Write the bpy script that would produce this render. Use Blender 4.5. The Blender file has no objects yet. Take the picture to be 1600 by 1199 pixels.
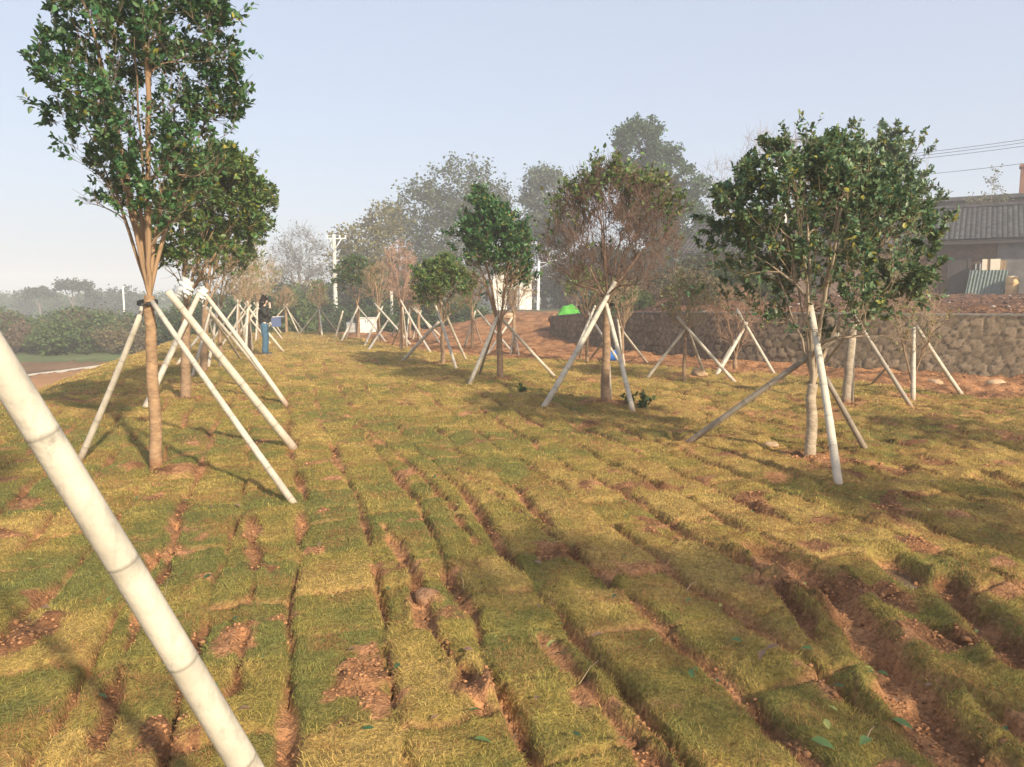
import bpy, bmesh, math, random
import numpy as np
from mathutils import Vector, Matrix
R = math.radians
# ---------------------------------------------------------------- camera
sc = bpy.context.scene
C = sc.collection
FPX, CXP, CYP = 1155.0, 800.0, 599.5
PITCH = math.atan((CYP - 468.0) / FPX)
EYE = Vector((0.0, 0.0, 1.6))
cam = bpy.data.cameras.new('camera'); cam.sensor_width = 36.0; cam.lens = 36.0 * FPX / 1600.0
cam.clip_start = 0.05; cam.clip_end = 3000
camo = bpy.data.objects.new('camera', cam); C.objects.link(camo)
camo.location = EYE; camo.rotation_euler = (math.pi / 2 - PITCH, 0, 0); sc.camera = camo
# ---------------------------------------------------------------- sky, sun, exposure
SUN_EL, SUN_AZ = R(29), math.atan2(0.56, -0.83)      # azimuth from +Y towards +X: behind the camera, to the right
SUN = Vector((math.sin(SUN_AZ) * math.cos(SUN_EL), math.cos(SUN_AZ) * math.cos(SUN_EL), math.sin(SUN_EL)))
w = bpy.data.worlds.new('World'); sc.world = w; w.use_nodes = True
nt = w.node_tree; nt.nodes.clear()
wo = nt.nodes.new('ShaderNodeOutputWorld'); bg = nt.nodes.new('ShaderNodeBackground')
sky = nt.nodes.new('ShaderNodeTexSky'); sky.sky_type = 'NISHITA'; sky.sun_disc = False
sky.sun_elevation = SUN_EL; sky.sun_rotation = SUN_AZ
sky.air_density = 1.0; sky.dust_density = 3.5; sky.ozone_density = 1.0; sky.altitude = 50
mx = nt.nodes.new('ShaderNodeMix'); mx.data_type = 'RGBA'; mx.inputs[0].default_value = 0.52
mx.inputs[7].default_value = (6.3, 6.95, 8.4, 1)      # thin high cloud veil
nt.links.new(sky.outputs[0], mx.inputs[6]); nt.links.new(mx.outputs[2], bg.inputs[0])
bg.inputs[1].default_value = 0.092
nt.links.new(bg.outputs[0], wo.inputs[0])
sl = bpy.data.lights.new('sun', 'SUN'); sl.energy = 5.0; sl.angle = R(1.8); sl.color = (1.0, 0.87, 0.66)
so = bpy.data.objects.new('sun', sl); C.objects.link(so); so.rotation_euler = SUN.to_track_quat('Z', 'Y').to_euler()
sc.view_settings.view_transform = 'Standard'; sc.view_settings.look = 'None'
sc.view_settings.exposure = 0.6; sc.view_settings.gamma = 1.0
sc.cycles.volume_bounces = 1; sc.cycles.max_bounces = 6; sc.cycles.transparent_max_bounces = 8
# ---------------------------------------------------------------- noise and terrain functions (numpy)
def sm(a, b, x):
    t = np.clip((np.asarray(x, float) - a) / (b - a), 0, 1); return t * t * (3 - 2 * t)
def hsh(i, j, seed):
    n = (i.astype(np.int64) * 374761393 + j.astype(np.int64) * 668265263 + seed * 1442695041) & 0xffffffff
    n = ((n ^ (n >> 13)) * 1274126177) & 0xffffffff
    n = ((n ^ (n >> 16)) * 2246822519) & 0xffffffff
    return ((n ^ (n >> 15)) & 0xffffff) / float(0xffffff)
def vn(x, y, seed=0):
    i = np.floor(x); j = np.floor(y); fx = x - i; fy = y - j
    fx = fx * fx * (3 - 2 * fx); fy = fy * fy * (3 - 2 * fy)
    a = hsh(i, j, seed); b = hsh(i + 1, j, seed); c = hsh(i, j + 1, seed); d = hsh(i + 1, j + 1, seed)
    return (a * (1 - fx) + b * fx) * (1 - fy) + (c * (1 - fx) + d * fx) * fy
def fbm(x, y, seed=0, o=4):
    s = 0; a = .5; n = 0
    for k in range(o):
        s = s + a * vn(x, y, seed + k * 17); n += a; a *= .5; x = x * 2.03 + 5.1; y = y * 2.03 + 3.7
    return s / n
CA, SA = math.cos(R(17)), math.sin(R(17))
def st(x, y): return -x * SA + y * CA, x * CA + y * SA
WALL = [(7.5, 38, .9), (4.0, 35, .9), (1.9, 32, .82), (1.45, 29.6, .9), (2.4, 26.6, 1.08), (4.0, 23.1, 1.2), (6.3, 18.6, 1.25),
        (10.7, 15.4, 1.27), (16, 13.0, 1.27), (24, 10.6, 1.27), (40, 6, 1.27)]
def chaikin(P, it=3):
    P = np.array(P, float)
    for _ in range(it):
        q = [P[0]]
        for k in range(len(P) - 1): q += [P[k] * .75 + P[k + 1] * .25, P[k] * .25 + P[k + 1] * .75]
        P = np.array(q + [P[-1]])
    return P
WL = chaikin(WALL)
WPOLY = [(a, b) for a, b, _ in WL] + [(400, 6), (400, 500), (7.5, 500)]
def inside(x, y, poly):
    r = np.zeros(np.shape(x), bool); n = len(poly)
    for k in range(n):
        x1, y1 = poly[k]; x2, y2 = poly[(k + 1) % n]
        if y1 == y2: continue
        c = ((y1 > y) != (y2 > y)) & (x < (x2 - x1) * (y - y1) / (y2 - y1) + x1); r ^= c
    return r
def pdist(x, y, pts):
    d = np.full(np.shape(x), 1e9); sgn = np.zeros(np.shape(x))
    for (x1, y1), (x2, y2) in zip(pts[:-1], pts[1:]):
        dx, dy = x2 - x1, y2 - y1; L = dx * dx + dy * dy
        u = np.clip(((x - x1) * dx + (y - y1) * dy) / L, 0, 1)
        e = np.hypot(x - x1 - u * dx, y - y1 - u * dy)
        d = np.minimum(d, e)
    return d
def macro(x, y):
    x = np.asarray(x, float); y = np.asarray(y, float)
    s, t = st(x, y)
    z = -1.9 * sm(-3.3, -9.6, t) + (fbm(x * .25, y * .25, 3, 2) - .5) * .10 * sm(2, 8, y)
    z = z - 1.3 * sm(36.5, 43, s) * (1 - sm(-6, -1, x)) * sm(-9, -3, t)
    z = z + .75 * sm(24, 40, y) * sm(-6, 0, x)
    ins = inside(x, y, WPOLY)
    zt = 1.12 + .72 * sm(16, 40, y) + (fbm(x * .9, y * .9, 8, 3) - .5) * .22
    wd_ = pdist(x, y, [(a, b) for a, b, _ in WL[::2]]) if ins.any() else np.full(x.shape, 9.)
    edge = sm(.35, 1.5, wd_); ins = ins & (wd_ > .2)
    zl = .75 + .4 * sm(3, 8, x)
    zt = zt * sm(2.5, 8, x) + np.minimum(zt, zl) * (1 - sm(2.5, 8, x))
    zt = zt - .12 * (1 - edge)
    return np.where(ins, zt, z)
def ray(px, py):
    v = CYP - py; f = FPX
    return np.array([px - CXP, f * math.cos(PITCH) + v * math.sin(PITCH), -f * math.sin(PITCH) + v * math.cos(PITCH)])
def at(px, py, Y):
    d = ray(px, py); k = Y / d[1]; return Vector((d[0] * k, Y, 1.6 + d[2] * k))
def gp(px, py):
    d = ray(px, py)
    Ys = np.concatenate([np.arange(1, 60, .05), np.arange(60, 200, 1.)])
    X = d[0] * Ys / d[1]; Z = 1.6 + d[2] * Ys / d[1]
    h = macro(X, Ys); b = np.nonzero(Z < h)[0]
    k = b[0] if len(b) else len(Ys) - 1
    return Vector((float(X[k]), float(Ys[k]), float(h[k])))
def gz(x, y): return float(macro(np.array([x]), np.array([y]))[0])
def gpl(*pts): return [tuple(gp(a, b)[:2]) for a, b in pts]
RUTS = [(gpl((1185, 868), (1262, 905), (1318, 950), (1375, 1030), (1440, 1120), (1500, 1197)) + [(2.3, 1.6)], .105, .075),
        (gpl((1480, 915), (1540, 990), (1598, 1060)) + [(3.2, 2.6)], .085, .06),
        (gpl((1050, 840), (1150, 885), (1225, 945), (1275, 1010)), .04, .045),
        (gpl((845, 1000), (900, 1060), (960, 1140), (1010, 1198)) + [(.6, 1.8)], .035, .03),
        (gpl((600, 830), (640, 900), (668, 985), (720, 1060), (760, 1130)), .035, .04),
        (gpl((150, 1199), (175, 1090), (215, 980), (262, 900), (280, 815)), .025, .035),
        (gpl((365, 1100), (385, 985), (400, 905), (392, 800)), .030, .035),
        (gpl((700, 735), (800, 800), (905, 880), (960, 905)), .03, .035),
        (gpl((560, 665), (640, 735), (700, 790), (745, 860)), .03, .035)]
BARE = [(*gp(a, b)[:2], r) for a, b, r in [(1262, 722, .42), (1300, 742, .28), (275, 742, .27), (945, 632, .45), (575, 1075, .12), (655, 945, .14),
        (25, 1020, .12), (320, 915, .10), (692, 568, .5), (1069, 590, .5), (1150, 583, .5), (782, 594, .4), (290, 628, .35), (85, 985, .14),
        (1400, 825, .22), (1205, 930, .2), (490, 870, .07), (545, 1060, .1), (1325, 632, .4), (1425, 622, .4), (205, 735, .12), (740, 1100, .1), (1300, 960, .16)]]
PUD = tuple(gp(1408, 893)[:2])
YB = np.array([(-30, 44), (-10, 41), (-8.6, 36), (-7.3, 32.4), (-3.8, 25.0), (-1.8, 22), (.35, 20.2), (2.6, 18.9), (4.2, 16.6), (5.9, 15.1), (6.6, 13.8), (7.6, 12.2), (9.5, 10.3), (16, 7.5), (40, 5)])
def micro(x, y):
    """relief, grass mask, colour tone of the sod: strips of turf with soil joints"""
    s, t = st(x, y)
    wt = t + (fbm(s * .35, t * .35, 41, 2) - .5) * .22 + (fbm(x * 1.7, y * 1.7, 42, 2) - .5) * .12
    W = .43
    i = np.floor(wt / W); ft = wt / W - i
    Lc = .42 + .25 * hsh(i, i * 0, 7)
    so_ = s + hsh(i, i * 0 + 3, 9) * 3 + (fbm(x * 2, y * 2, 43, 2) - .5) * .14
    j = np.floor(so_ / Lc); fs = so_ / Lc - j
    dt = np.minimum(ft, 1 - ft) * W
    ds = np.minimum(fs, 1 - fs) * Lc
    near = 1 - sm(9, 20, y)
    side = np.where(ft < .5, i, i + 1)
    gapw = (fbm(s * 1.5 + side * 7.1, side * 3.3, 51, 3) - .48) * .20 + .004 * sm(-2, 2, x)
    gapw = np.maximum(gapw, .013 * sm(.36, .5, fbm(s * .9 + side * 2.3, side * 4.1, 53, 2)) - .02)
    gapw = np.clip(gapw, -.02, .040 - .010 * sm(0, 2, x)) * (.5 + .5 * near)
    gm = sm(-.006, .02, dt - gapw)                       # 0 in the joints
    gs = sm(-.004, .03, ds - (hsh(i + 31, j, 5) - .78) * .12)
    g = gm * (.35 + .65 * gs)
    cell = hsh(i, j, 21)
    messy = sm(-1.0, 2.2, x) * (1 - sm(8, 14, y))
    z = .034 * sm(-.005, .035, dt - gapw) * (.35 + .55 * sm(-.002, .03, ds - (hsh(i + 31, j, 5) - .72) * .08)) - .012 * (1 - gm)
    z = z + (cell - .5) * .03 + (ft - .5) * (hsh(i, j, 22) - .5) * .05
    slit = np.exp(-((dt - .004) / .015) ** 2) * sm(.40, .52, fbm(s * 2.1 + side * 3.7, side * 5.1, 57, 2)) * near
    z = z - .042 * slit
    g = g * (1 - .9 * sm(.45, .8, slit))
    tsl = np.exp(-(ds / .012) ** 2) * sm(.25, .45, hsh(i + 11, np.floor((so_ + Lc / 2) / Lc), 58)) * near
    z = z - .030 * tsl; g = g * (1 - .75 * sm(.4, .8, tsl))
    z = z + (fbm(x * 3.5, y * 3.5, 61, 4) - .5) * (.032 + .05 * messy + .06 * sm(5, 10, y)) * (1 + .5 * sm(8, 20, y))
    z = z + (fbm(x * 9, y * 9, 62, 3) - .5) * .04
    lump = fbm(x * 2.1 + 9, y * 2.1, 63, 3)
    z = z + messy * .05 * (lump - .5) + messy * (fbm(x * 5.5, y * 5.5, 65, 2) - .5) * .045
    for pts, wd, dp in RUTS:
        d = pdist(x, y, pts); d = d + (fbm(x * 6, y * 6, 71, 3) - .5) * .11
        z = z - dp * (1 - sm(wd * .45, wd * 1.25, d)) + .55 * dp * np.exp(-((d - wd * 1.7) / (wd * .45)) ** 2)
        g = g * sm(wd * .8, wd * 1.35, d)
    for bx, by, br in BARE:
        d = np.hypot(x - bx, (y - by)) + (fbm(x * 5, y * 5, 73, 3) - .5) * br * 1.3
        m = 1 - sm(br * .5, br * .95, d)
        g = g * (1 - m); z = z + m * (fbm(x * 9, y * 9, 75, 3) - .35) * .10
    pd = np.hypot((x - PUD[0]) / .08, (y - PUD[1]) / .20) + (fbm(x * 9, y * 9, 87, 2) - .5) * .5
    pm = sm(.9, 1.9, pd); z = z * pm + (-.05) * (1 - pm) - .012 * (1 - sm(.3, 1.0, pd)); g = g * sm(.9, 1.5, pd)
    b = fbm(x * 3.1, y * 3.1, 81, 5)
    g = g * (1 - sm(.66, .72, b + .035 * messy - .02 * sm(6, 12, y)))
    yb = np.interp(x, YB[:, 0], YB[:, 1]) + (fbm(x * .9, y * .9, 83, 3) - .5) * 2.2
    gr = sm(-.15, .25, yb - y) * sm(-9.0, -8.0, t + (fbm(x, y, 85, 2) - .5) * .6) * (1 - sm(38, 41, s))
    gr = np.where(inside(x, y, WPOLY), 0, gr)
    soil_z = (fbm(x * 2.2, y * 2.2, 91, 4) - .5) * .26 + (fbm(x * 7, y * 7, 92, 3) - .5) * .09
    fade = 1 - sm(60, 110, y)
    z = (z * gr + soil_z * (1 - gr)) * fade
    # tone: 0 green .. 1 straw
    tone = .50 - .17 * (1 - sm(-1, 1, x)) * (1 - sm(8, 14, y)) + .70 * (cell - .5) + .16 * sm(-1.2, 1.5, x) + 1.5 * (fbm(x * 1.2, y * 1.2, 95, 3) - .5) + .7 * (fbm(x * 7, y * 7, 96, 2) - .5) + .30 * sm(9, 20, y)
    return z, g * gr, np.clip(tone, 0, 1), gr
GREEN = np.array([.215, .235, .065]); OLIVE = np.array([.39, .315, .078]); STRAW = np.array([.62, .435, .14]); THATCH = np.array([.40, .215, .085])
SOIL = np.array([.42, .21, .10]); SOILD = np.array([.20, .095, .045])
def grass_col(tone):
    tone = tone[:, None]
    return np.where(tone < .5, GREEN + (OLIVE - GREEN) * tone * 2, OLIVE + (STRAW - OLIVE) * (tone * 2 - 1))
# ---------------------------------------------------------------- mesh and material helpers
def tag(o, label=None, cat=None, group=None, kind=None):
    if label: o['label'] = label
    if cat: o['category'] = cat
    if group: o['group'] = group
    if kind: o['kind'] = kind
    return o
def empty(name, loc, label, cat, group=None, rz=0):
    o = bpy.data.objects.new(name, None); C.objects.link(o); o.location = loc; o.rotation_euler = (0, 0, rz)
    o.empty_display_size = .1
    return tag(o, label, cat, group)
def np_mesh(name, V, F, mats, col=None, mi=None, smooth=False, parent=None):
    """V (n,3); F list of arrays (m,k); one mesh object; vertices are in world space minus parent location"""
    me = bpy.data.meshes.new(name)
    V = np.asarray(V, np.float32)
    if parent is not None:
        V = V - np.array(parent.location, np.float32)
    F = [np.asarray(f, np.int32) for f in (F if isinstance(F, list) else [F]) if len(f)]
    lt = np.concatenate([np.full(len(f), f.shape[1], np.int32) for f in F]); li = np.concatenate([f.ravel() for f in F])
    me.vertices.add(len(V)); me.vertices.foreach_set('co', V.ravel())
    me.loops.add(len(li)); me.loops.foreach_set('vertex_index', li)
    me.polygons.add(len(lt)); ls = np.concatenate([[0], np.cumsum(lt)[:-1]]).astype(np.int32)
    me.polygons.foreach_set('loop_start', ls); me.polygons.foreach_set('loop_total', lt)
    if smooth: me.polygons.foreach_set('use_smooth', np.ones(len(lt), bool))
    for m in (mats if isinstance(mats, (list, tuple)) else [mats]): me.materials.append(m)
    if mi is not None: me.polygons.foreach_set('material_index', np.asarray(mi, np.int32))
    me.update(calc_edges=True)
    if col is not None:
        a = me.color_attributes.new('Col', 'FLOAT_COLOR', 'POINT')
        c = np.ones((len(V), 4), np.float32); c[:, :3] = col; a.data.foreach_set('color', c.ravel())
    o = bpy.data.objects.new(name, me); C.objects.link(o)
    if parent is not None: o.parent = parent
    return o
def mat(name, color=(.5, .5, .5), rough=.7, attr=False, noise=0, nscale=8, bump=0, bscale=30, transl=0, spec=.3, stretch=None, metal=0):
    m = bpy.data.materials.new(name); m.use_nodes = True; n = m.node_tree; b = n.nodes['Principled BSDF']; L = n.links.new
    b.inputs['Roughness'].default_value = rough; b.inputs['Specular IOR Level'].default_value = spec; b.inputs['Metallic'].default_value = metal
    src = None
    if attr:
        a = n.nodes.new('ShaderNodeAttribute'); a.attribute_name = 'Col'; src = a.outputs['Color']
    tc = n.nodes.new('ShaderNodeTexCoord'); vec = tc.outputs['Object']
    if stretch:
        mp = n.nodes.new('ShaderNodeMapping'); mp.inputs['Scale'].default_value = stretch; L(vec, mp.inputs['Vector']); vec = mp.outputs[0]
    if noise:
        t = n.nodes.new('ShaderNodeTexNoise'); t.inputs['Scale'].default_value = nscale; t.inputs['Detail'].default_value = 6; L(vec, t.inputs['Vector'])
        mr = n.nodes.new('ShaderNodeMapRange'); mr.inputs[1].default_value = .3; mr.inputs[2].default_value = .7
        mr.inputs[3].default_value = 1 - noise; mr.inputs[4].default_value = 1 + noise * .7; L(t.outputs[0], mr.inputs[0])
        mu = n.nodes.new('ShaderNodeMix'); mu.data_type = 'RGBA'; mu.blend_type = 'MULTIPLY'; mu.inputs[0].default_value = 1
        if src: L(src, mu.inputs[6])
        else: mu.inputs[6].default_value = (*color, 1)
        cb = n.nodes.new('ShaderNodeCombineColor')
        for k in range(3): L(mr.outputs[0], cb.inputs[k])
        L(cb.outputs[0], mu.inputs[7]); src = mu.outputs[2]
    if src: L(src, b.inputs['Base Color'])
    else: b.inputs['Base Color'].default_value = (*color, 1)
    if bump:
        t = n.nodes.new('ShaderNodeTexNoise'); t.inputs['Scale'].default_value = bscale; t.inputs['Detail'].default_value = 8; L(vec, t.inputs['Vector'])
        bp = n.nodes.new('ShaderNodeBump'); bp.inputs['Strength'].default_value = bump; bp.inputs['Distance'].default_value = .02
        L(t.outputs[0], bp.inputs['Height']); L(bp.outputs[0], b.inputs['Normal'])
    if transl:
        tr = n.nodes.new('ShaderNodeBsdfTranslucent'); ms = n.nodes.new('ShaderNodeMixShader'); ms.inputs[0].default_value = transl
        if src: L(src, tr.inputs[0])
        else: tr.inputs[0].default_value = (*color, 1)
        L(b.outputs[0], ms.inputs[1]); L(tr.outputs[0], ms.inputs[2]); L(ms.outputs[0], n.nodes['Material Output'].inputs[0])
    return m
M = dict(
    ground=mat('ground_soil_turf', attr=True, rough=.95, noise=.42, nscale=38, bump=1.0, bscale=75, spec=.12),
    blade=mat('grass_blade', attr=True, rough=.7, transl=.25, spec=.2),
    leaf=mat('leaf', attr=True, rough=.42, transl=.22, spec=.4),
    farleaf=mat('far_leaf', attr=True, rough=.6, transl=.25, spec=.2),
    bark=mat('bark', attr=True, rough=.85, noise=.30, nscale=14, stretch=(1, 1, 1.8), bump=.6, bscale=22, spec=.2),
    twig=mat('twig', attr=True, rough=.8, spec=.2),
    bamboo=mat('bamboo', attr=True, rough=.55, noise=.16, nscale=9, bump=.10, bscale=60, spec=.35),
    stone=mat('stone', attr=True, rough=.9, noise=.3, nscale=14, bump=.7, bscale=40, spec=.2),
    clod=mat('clod', color=(.27, .15, .085), rough=.95, noise=.3, nscale=20, bump=.8, bscale=60, spec=.1),
    concrete=mat('concrete', color=(.55, .53, .48), rough=.85, noise=.15, nscale=5, bump=.2),
    whitewall=mat('white_wall', color=(.78, .75, .68), rough=.85, noise=.15, nscale=.8, bump=.15, bscale=20),
    greywall=mat('grey_wall', color=(.40, .39, .37), rough=.9, noise=.3, nscale=1.3, bump=.3, bscale=20),
    mudwall=mat('mud_wall', color=(.24, .16, .11), rough=.95, noise=.35, nscale=1.4, bump=.5, bscale=12),
    darkwood=mat('dark_wood', color=(.06, .05, .045), rough=.8, noise=.4, nscale=6, stretch=(6, 6, 1)),
    tile=mat('roof_tile', color=(.085, .08, .08), rough=.85, noise=.55, nscale=3, bump=.4, bscale=20),
    metal=mat('painted_steel', color=(.62, .64, .65), rough=.45, spec=.5),
    insul=mat('insulator', color=(.8, .8, .8), rough=.3, spec=.5),
    black=mat('black_wire', color=(.03, .03, .03), rough=.6),
    plastic=mat('white_plastic_film', color=(.82, .84, .84), rough=.3, transl=.2, bump=.5, bscale=25, spec=.5),
)
def box_vf(x0, x1, y0, y1, z0, z1):
    V = [(x, y, z) for z in (z0, z1) for x, y in ((x0, y0), (x1, y0), (x1, y1), (x0, y1))]
    F = [(0, 3, 2, 1), (4, 5, 6, 7), (0, 1, 5, 4), (1, 2, 6, 5), (2, 3, 7, 6), (3, 0, 4, 7)]
    return V, F
def bm_obj(name, m, parent, build, bevel=0, smooth=False):
    """build(bm) in the parent's own space"""
    bm = bmesh.new(); build(bm)
    if bevel: bmesh.ops.bevel(bm, geom=bm.edges[:], offset=bevel, segments=2, affect='EDGES')
    me = bpy.data.meshes.new(name); bm.to_mesh(me); bm.free(); me.materials.append(m)
    if smooth:
        for p in me.polygons: p.use_smooth = True
    o = bpy.data.objects.new(name, me); C.objects.link(o)
    if parent is not None: o.parent = parent
    return o
def addbox(bm, x0, x1, y0, y1, z0, z1):
    V, F = box_vf(x0, x1, y0, y1, z0, z1); vs = [bm.verts.new(v) for v in V]
    for f in F: bm.faces.new([vs[k] for k in f])
def addpoly(bm, pts): return bm.faces.new([bm.verts.new(p) for p in pts])
class Tubes:
    def __init__(s): s.V = []; s.F = []; s.Col = []; s.n = 0
    def add(s, P, rad, k=5, col=None, cap=True):
        P = np.asarray(P, float); n = len(P)
        rad = np.broadcast_to(np.asarray(rad, float), (n,))
        T = np.gradient(P, axis=0); T /= np.linalg.norm(T, axis=1)[:, None] + 1e-9
        ref = np.array([1., 0, 0]) if abs(T[:, 0]).mean() < .8 else np.array([0, 1., 0])
        U = np.cross(T, ref); U /= np.linalg.norm(U, axis=1)[:, None] + 1e-9; W = np.cross(T, U)
        a = np.arange(k) * 2 * np.pi / k
        ring = P[:, None, :] + rad[:, None, None] * (np.cos(a)[None, :, None] * U[:, None, :] + np.sin(a)[None, :, None] * W[:, None, :])
        s.V.append(ring.reshape(-1, 3))
        i = (np.arange(n - 1)[:, None] * k + np.arange(k)[None]).ravel(); j = (np.arange(n - 1)[:, None] * k + (np.arange(k) + 1)[None] % k).ravel()
        s.F.append(np.stack([i, j, j + k, i + k], 1) + s.n)
        base = s.n
        if cap:
            s.V.append(P[[0, -1]]); c0 = s.n + n * k
            q = np.arange(k); q2 = (q + 1) % k
            s.F.append(np.stack([q2 + base, q + base, np.full(k, c0), np.full(k, c0)], 1)[:, :3])
            s.F.append(np.stack([q + base + (n - 1) * k, q2 + base + (n - 1) * k, np.full(k, c0 + 1)], 1))
            s.n += 2
        s.n += n * k
        if col is not None:
            col = np.asarray(col, float)
            if col.ndim == 1: cc = np.broadcast_to(col, (n * k + (2 if cap else 0), 3))
            else:
                cc = np.repeat(col, k, 0)
                if cap: cc = np.concatenate([cc, col[[0, -1]]])
            s.Col.append(cc)
    def build(s, name, m, parent=None, smooth=True):
        F3 = [f for f in s.F if f.shape[1] == 3]; F4 = [f for f in s.F if f.shape[1] == 4]
        F = []
        if F4: F.append(np.concatenate(F4))
        if F3: F.append(np.concatenate(F3))
        return np_mesh(name, np.concatenate(s.V), F, m, np.concatenate(s.Col) if s.Col else None, smooth=smooth, parent=parent)
def mottle(m, lo=.62, hi=.74, dark=.55, scale=16, stretch=(1, 1, .35)):
    n = m.node_tree; L = n.links.new; b = n.nodes['Principled BSDF']; src = b.inputs['Base Color'].links[0].from_socket
    tc = n.nodes.new('ShaderNodeTexCoord'); mp = n.nodes.new('ShaderNodeMapping'); mp.inputs['Scale'].default_value = stretch; L(tc.outputs['Object'], mp.inputs[0])
    t = n.nodes.new('ShaderNodeTexNoise'); t.inputs['Scale'].default_value = scale; t.inputs['Detail'].default_value = 9; t.inputs['Roughness'].default_value = .72; L(mp.outputs[0], t.inputs['Vector'])
    mr = n.nodes.new('ShaderNodeMapRange'); mr.inputs[1].default_value = lo; mr.inputs[2].default_value = hi; mr.inputs[3].default_value = 0; mr.inputs[4].default_value = dark; L(t.outputs[0], mr.inputs[0])
    mu = n.nodes.new('ShaderNodeMix'); mu.data_type = 'RGBA'; L(mr.outputs[0], mu.inputs[0]); L(src, mu.inputs[6]); mu.inputs[7].default_value = (.16, .15, .13, 1); L(mu.outputs[2], b.inputs['Base Color'])
mottle(M['bamboo'], .50, .72, .45, 30, (1, 1, .55))
mottle(M['bamboo'], .64, .72, .5, 9, (1, 1, .8))
# ---------------------------------------------------------------- ground sheet
def build_ground():
    r = [3.0]
    while r[-1] < 26: r.append(r[-1] * 1.0036)
    k = 1.0036
    while r[-1] < 640: k = min(k + .0004, 1.03); r.append(r[-1] * k)
    r = np.array(r); u = np.concatenate([np.linspace(-2.2, -.92, 60)[:-1], np.arange(-.92, .92, .0034), np.linspace(.92, 2.2, 60)])
    Rr, U = np.meshgrid(r, u, indexing='ij'); x = (U * Rr).ravel(); y = (Rr - 3).ravel() - .0
    y[:len(u)] = -6; x[:len(u)] *= 1.6
    z0 = macro(x, y); mz, g, tone, gr = micro(x, y); z = z0 + mz
    gc = grass_col(tone) * .5 + THATCH * .16
    sn = fbm(x * 4, y * 4, 101, 4)[:, None]
    soil = SOILD + (SOIL - SOILD) * np.clip((sn - .36) * 3.4 + .1, 0, 1)
    soil = soil * (.72 + .5 * fbm(x * 17, y * 17, 104, 3)[:, None])
    dirt = soil * (.66 + .6 * fbm(x * .8, y * .8, 107, 3)[:, None])
    s, t = st(x, y)
    # rough land beyond the embankment
    fl = sm(-8.4, -9.4, t)[:, None]
    field = np.where(((y > 31) & (y < 43))[:, None], np.array([.20, .12, .065]), np.array([.12, .12, .05]))
    field = np.where(((y > 42) & (y < 54))[:, None], np.array([.12, .15, .06]), field)
    field = np.where((x > -22.0 + (y - 33) * .08)[:, None] & (y < 44)[:, None], np.array([.40, .21, .10]), field)
    field = field * (.55 + .95 * (fbm(x * .5, y * .5, 103, 4)[:, None]))
    inw = inside(x, y, WPOLY)[:, None]
    base = np.where(inw, soil * np.array([.42, .41, .44]), dirt)
    base = base * (1 - fl) + field * fl
    far = sm(46, 60, y)[:, None]; base = base * (1 - far) + np.array([.10, .11, .06]) * far
    wet = 1
    col = np.where(gr[:, None] > .02, gc * g[:, None] + soil * (1 - g[:, None]), base)
    col = col * gr[:, None] + base * (1 - gr[:, None])
    nu = len(u); i = (np.arange(len(r) - 1)[:, None] * nu + np.arange(nu - 1)[None]).ravel()
    o = np_mesh('ground', np.stack([x, y, z], 1), np.stack([i, i + 1, i + nu + 1, i + nu], 1), M['ground'], col, smooth=True)
    tag(o, 'uneven turf strips over reddish soil running to bare earth', None, None, 'structure')
build_ground()
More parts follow.
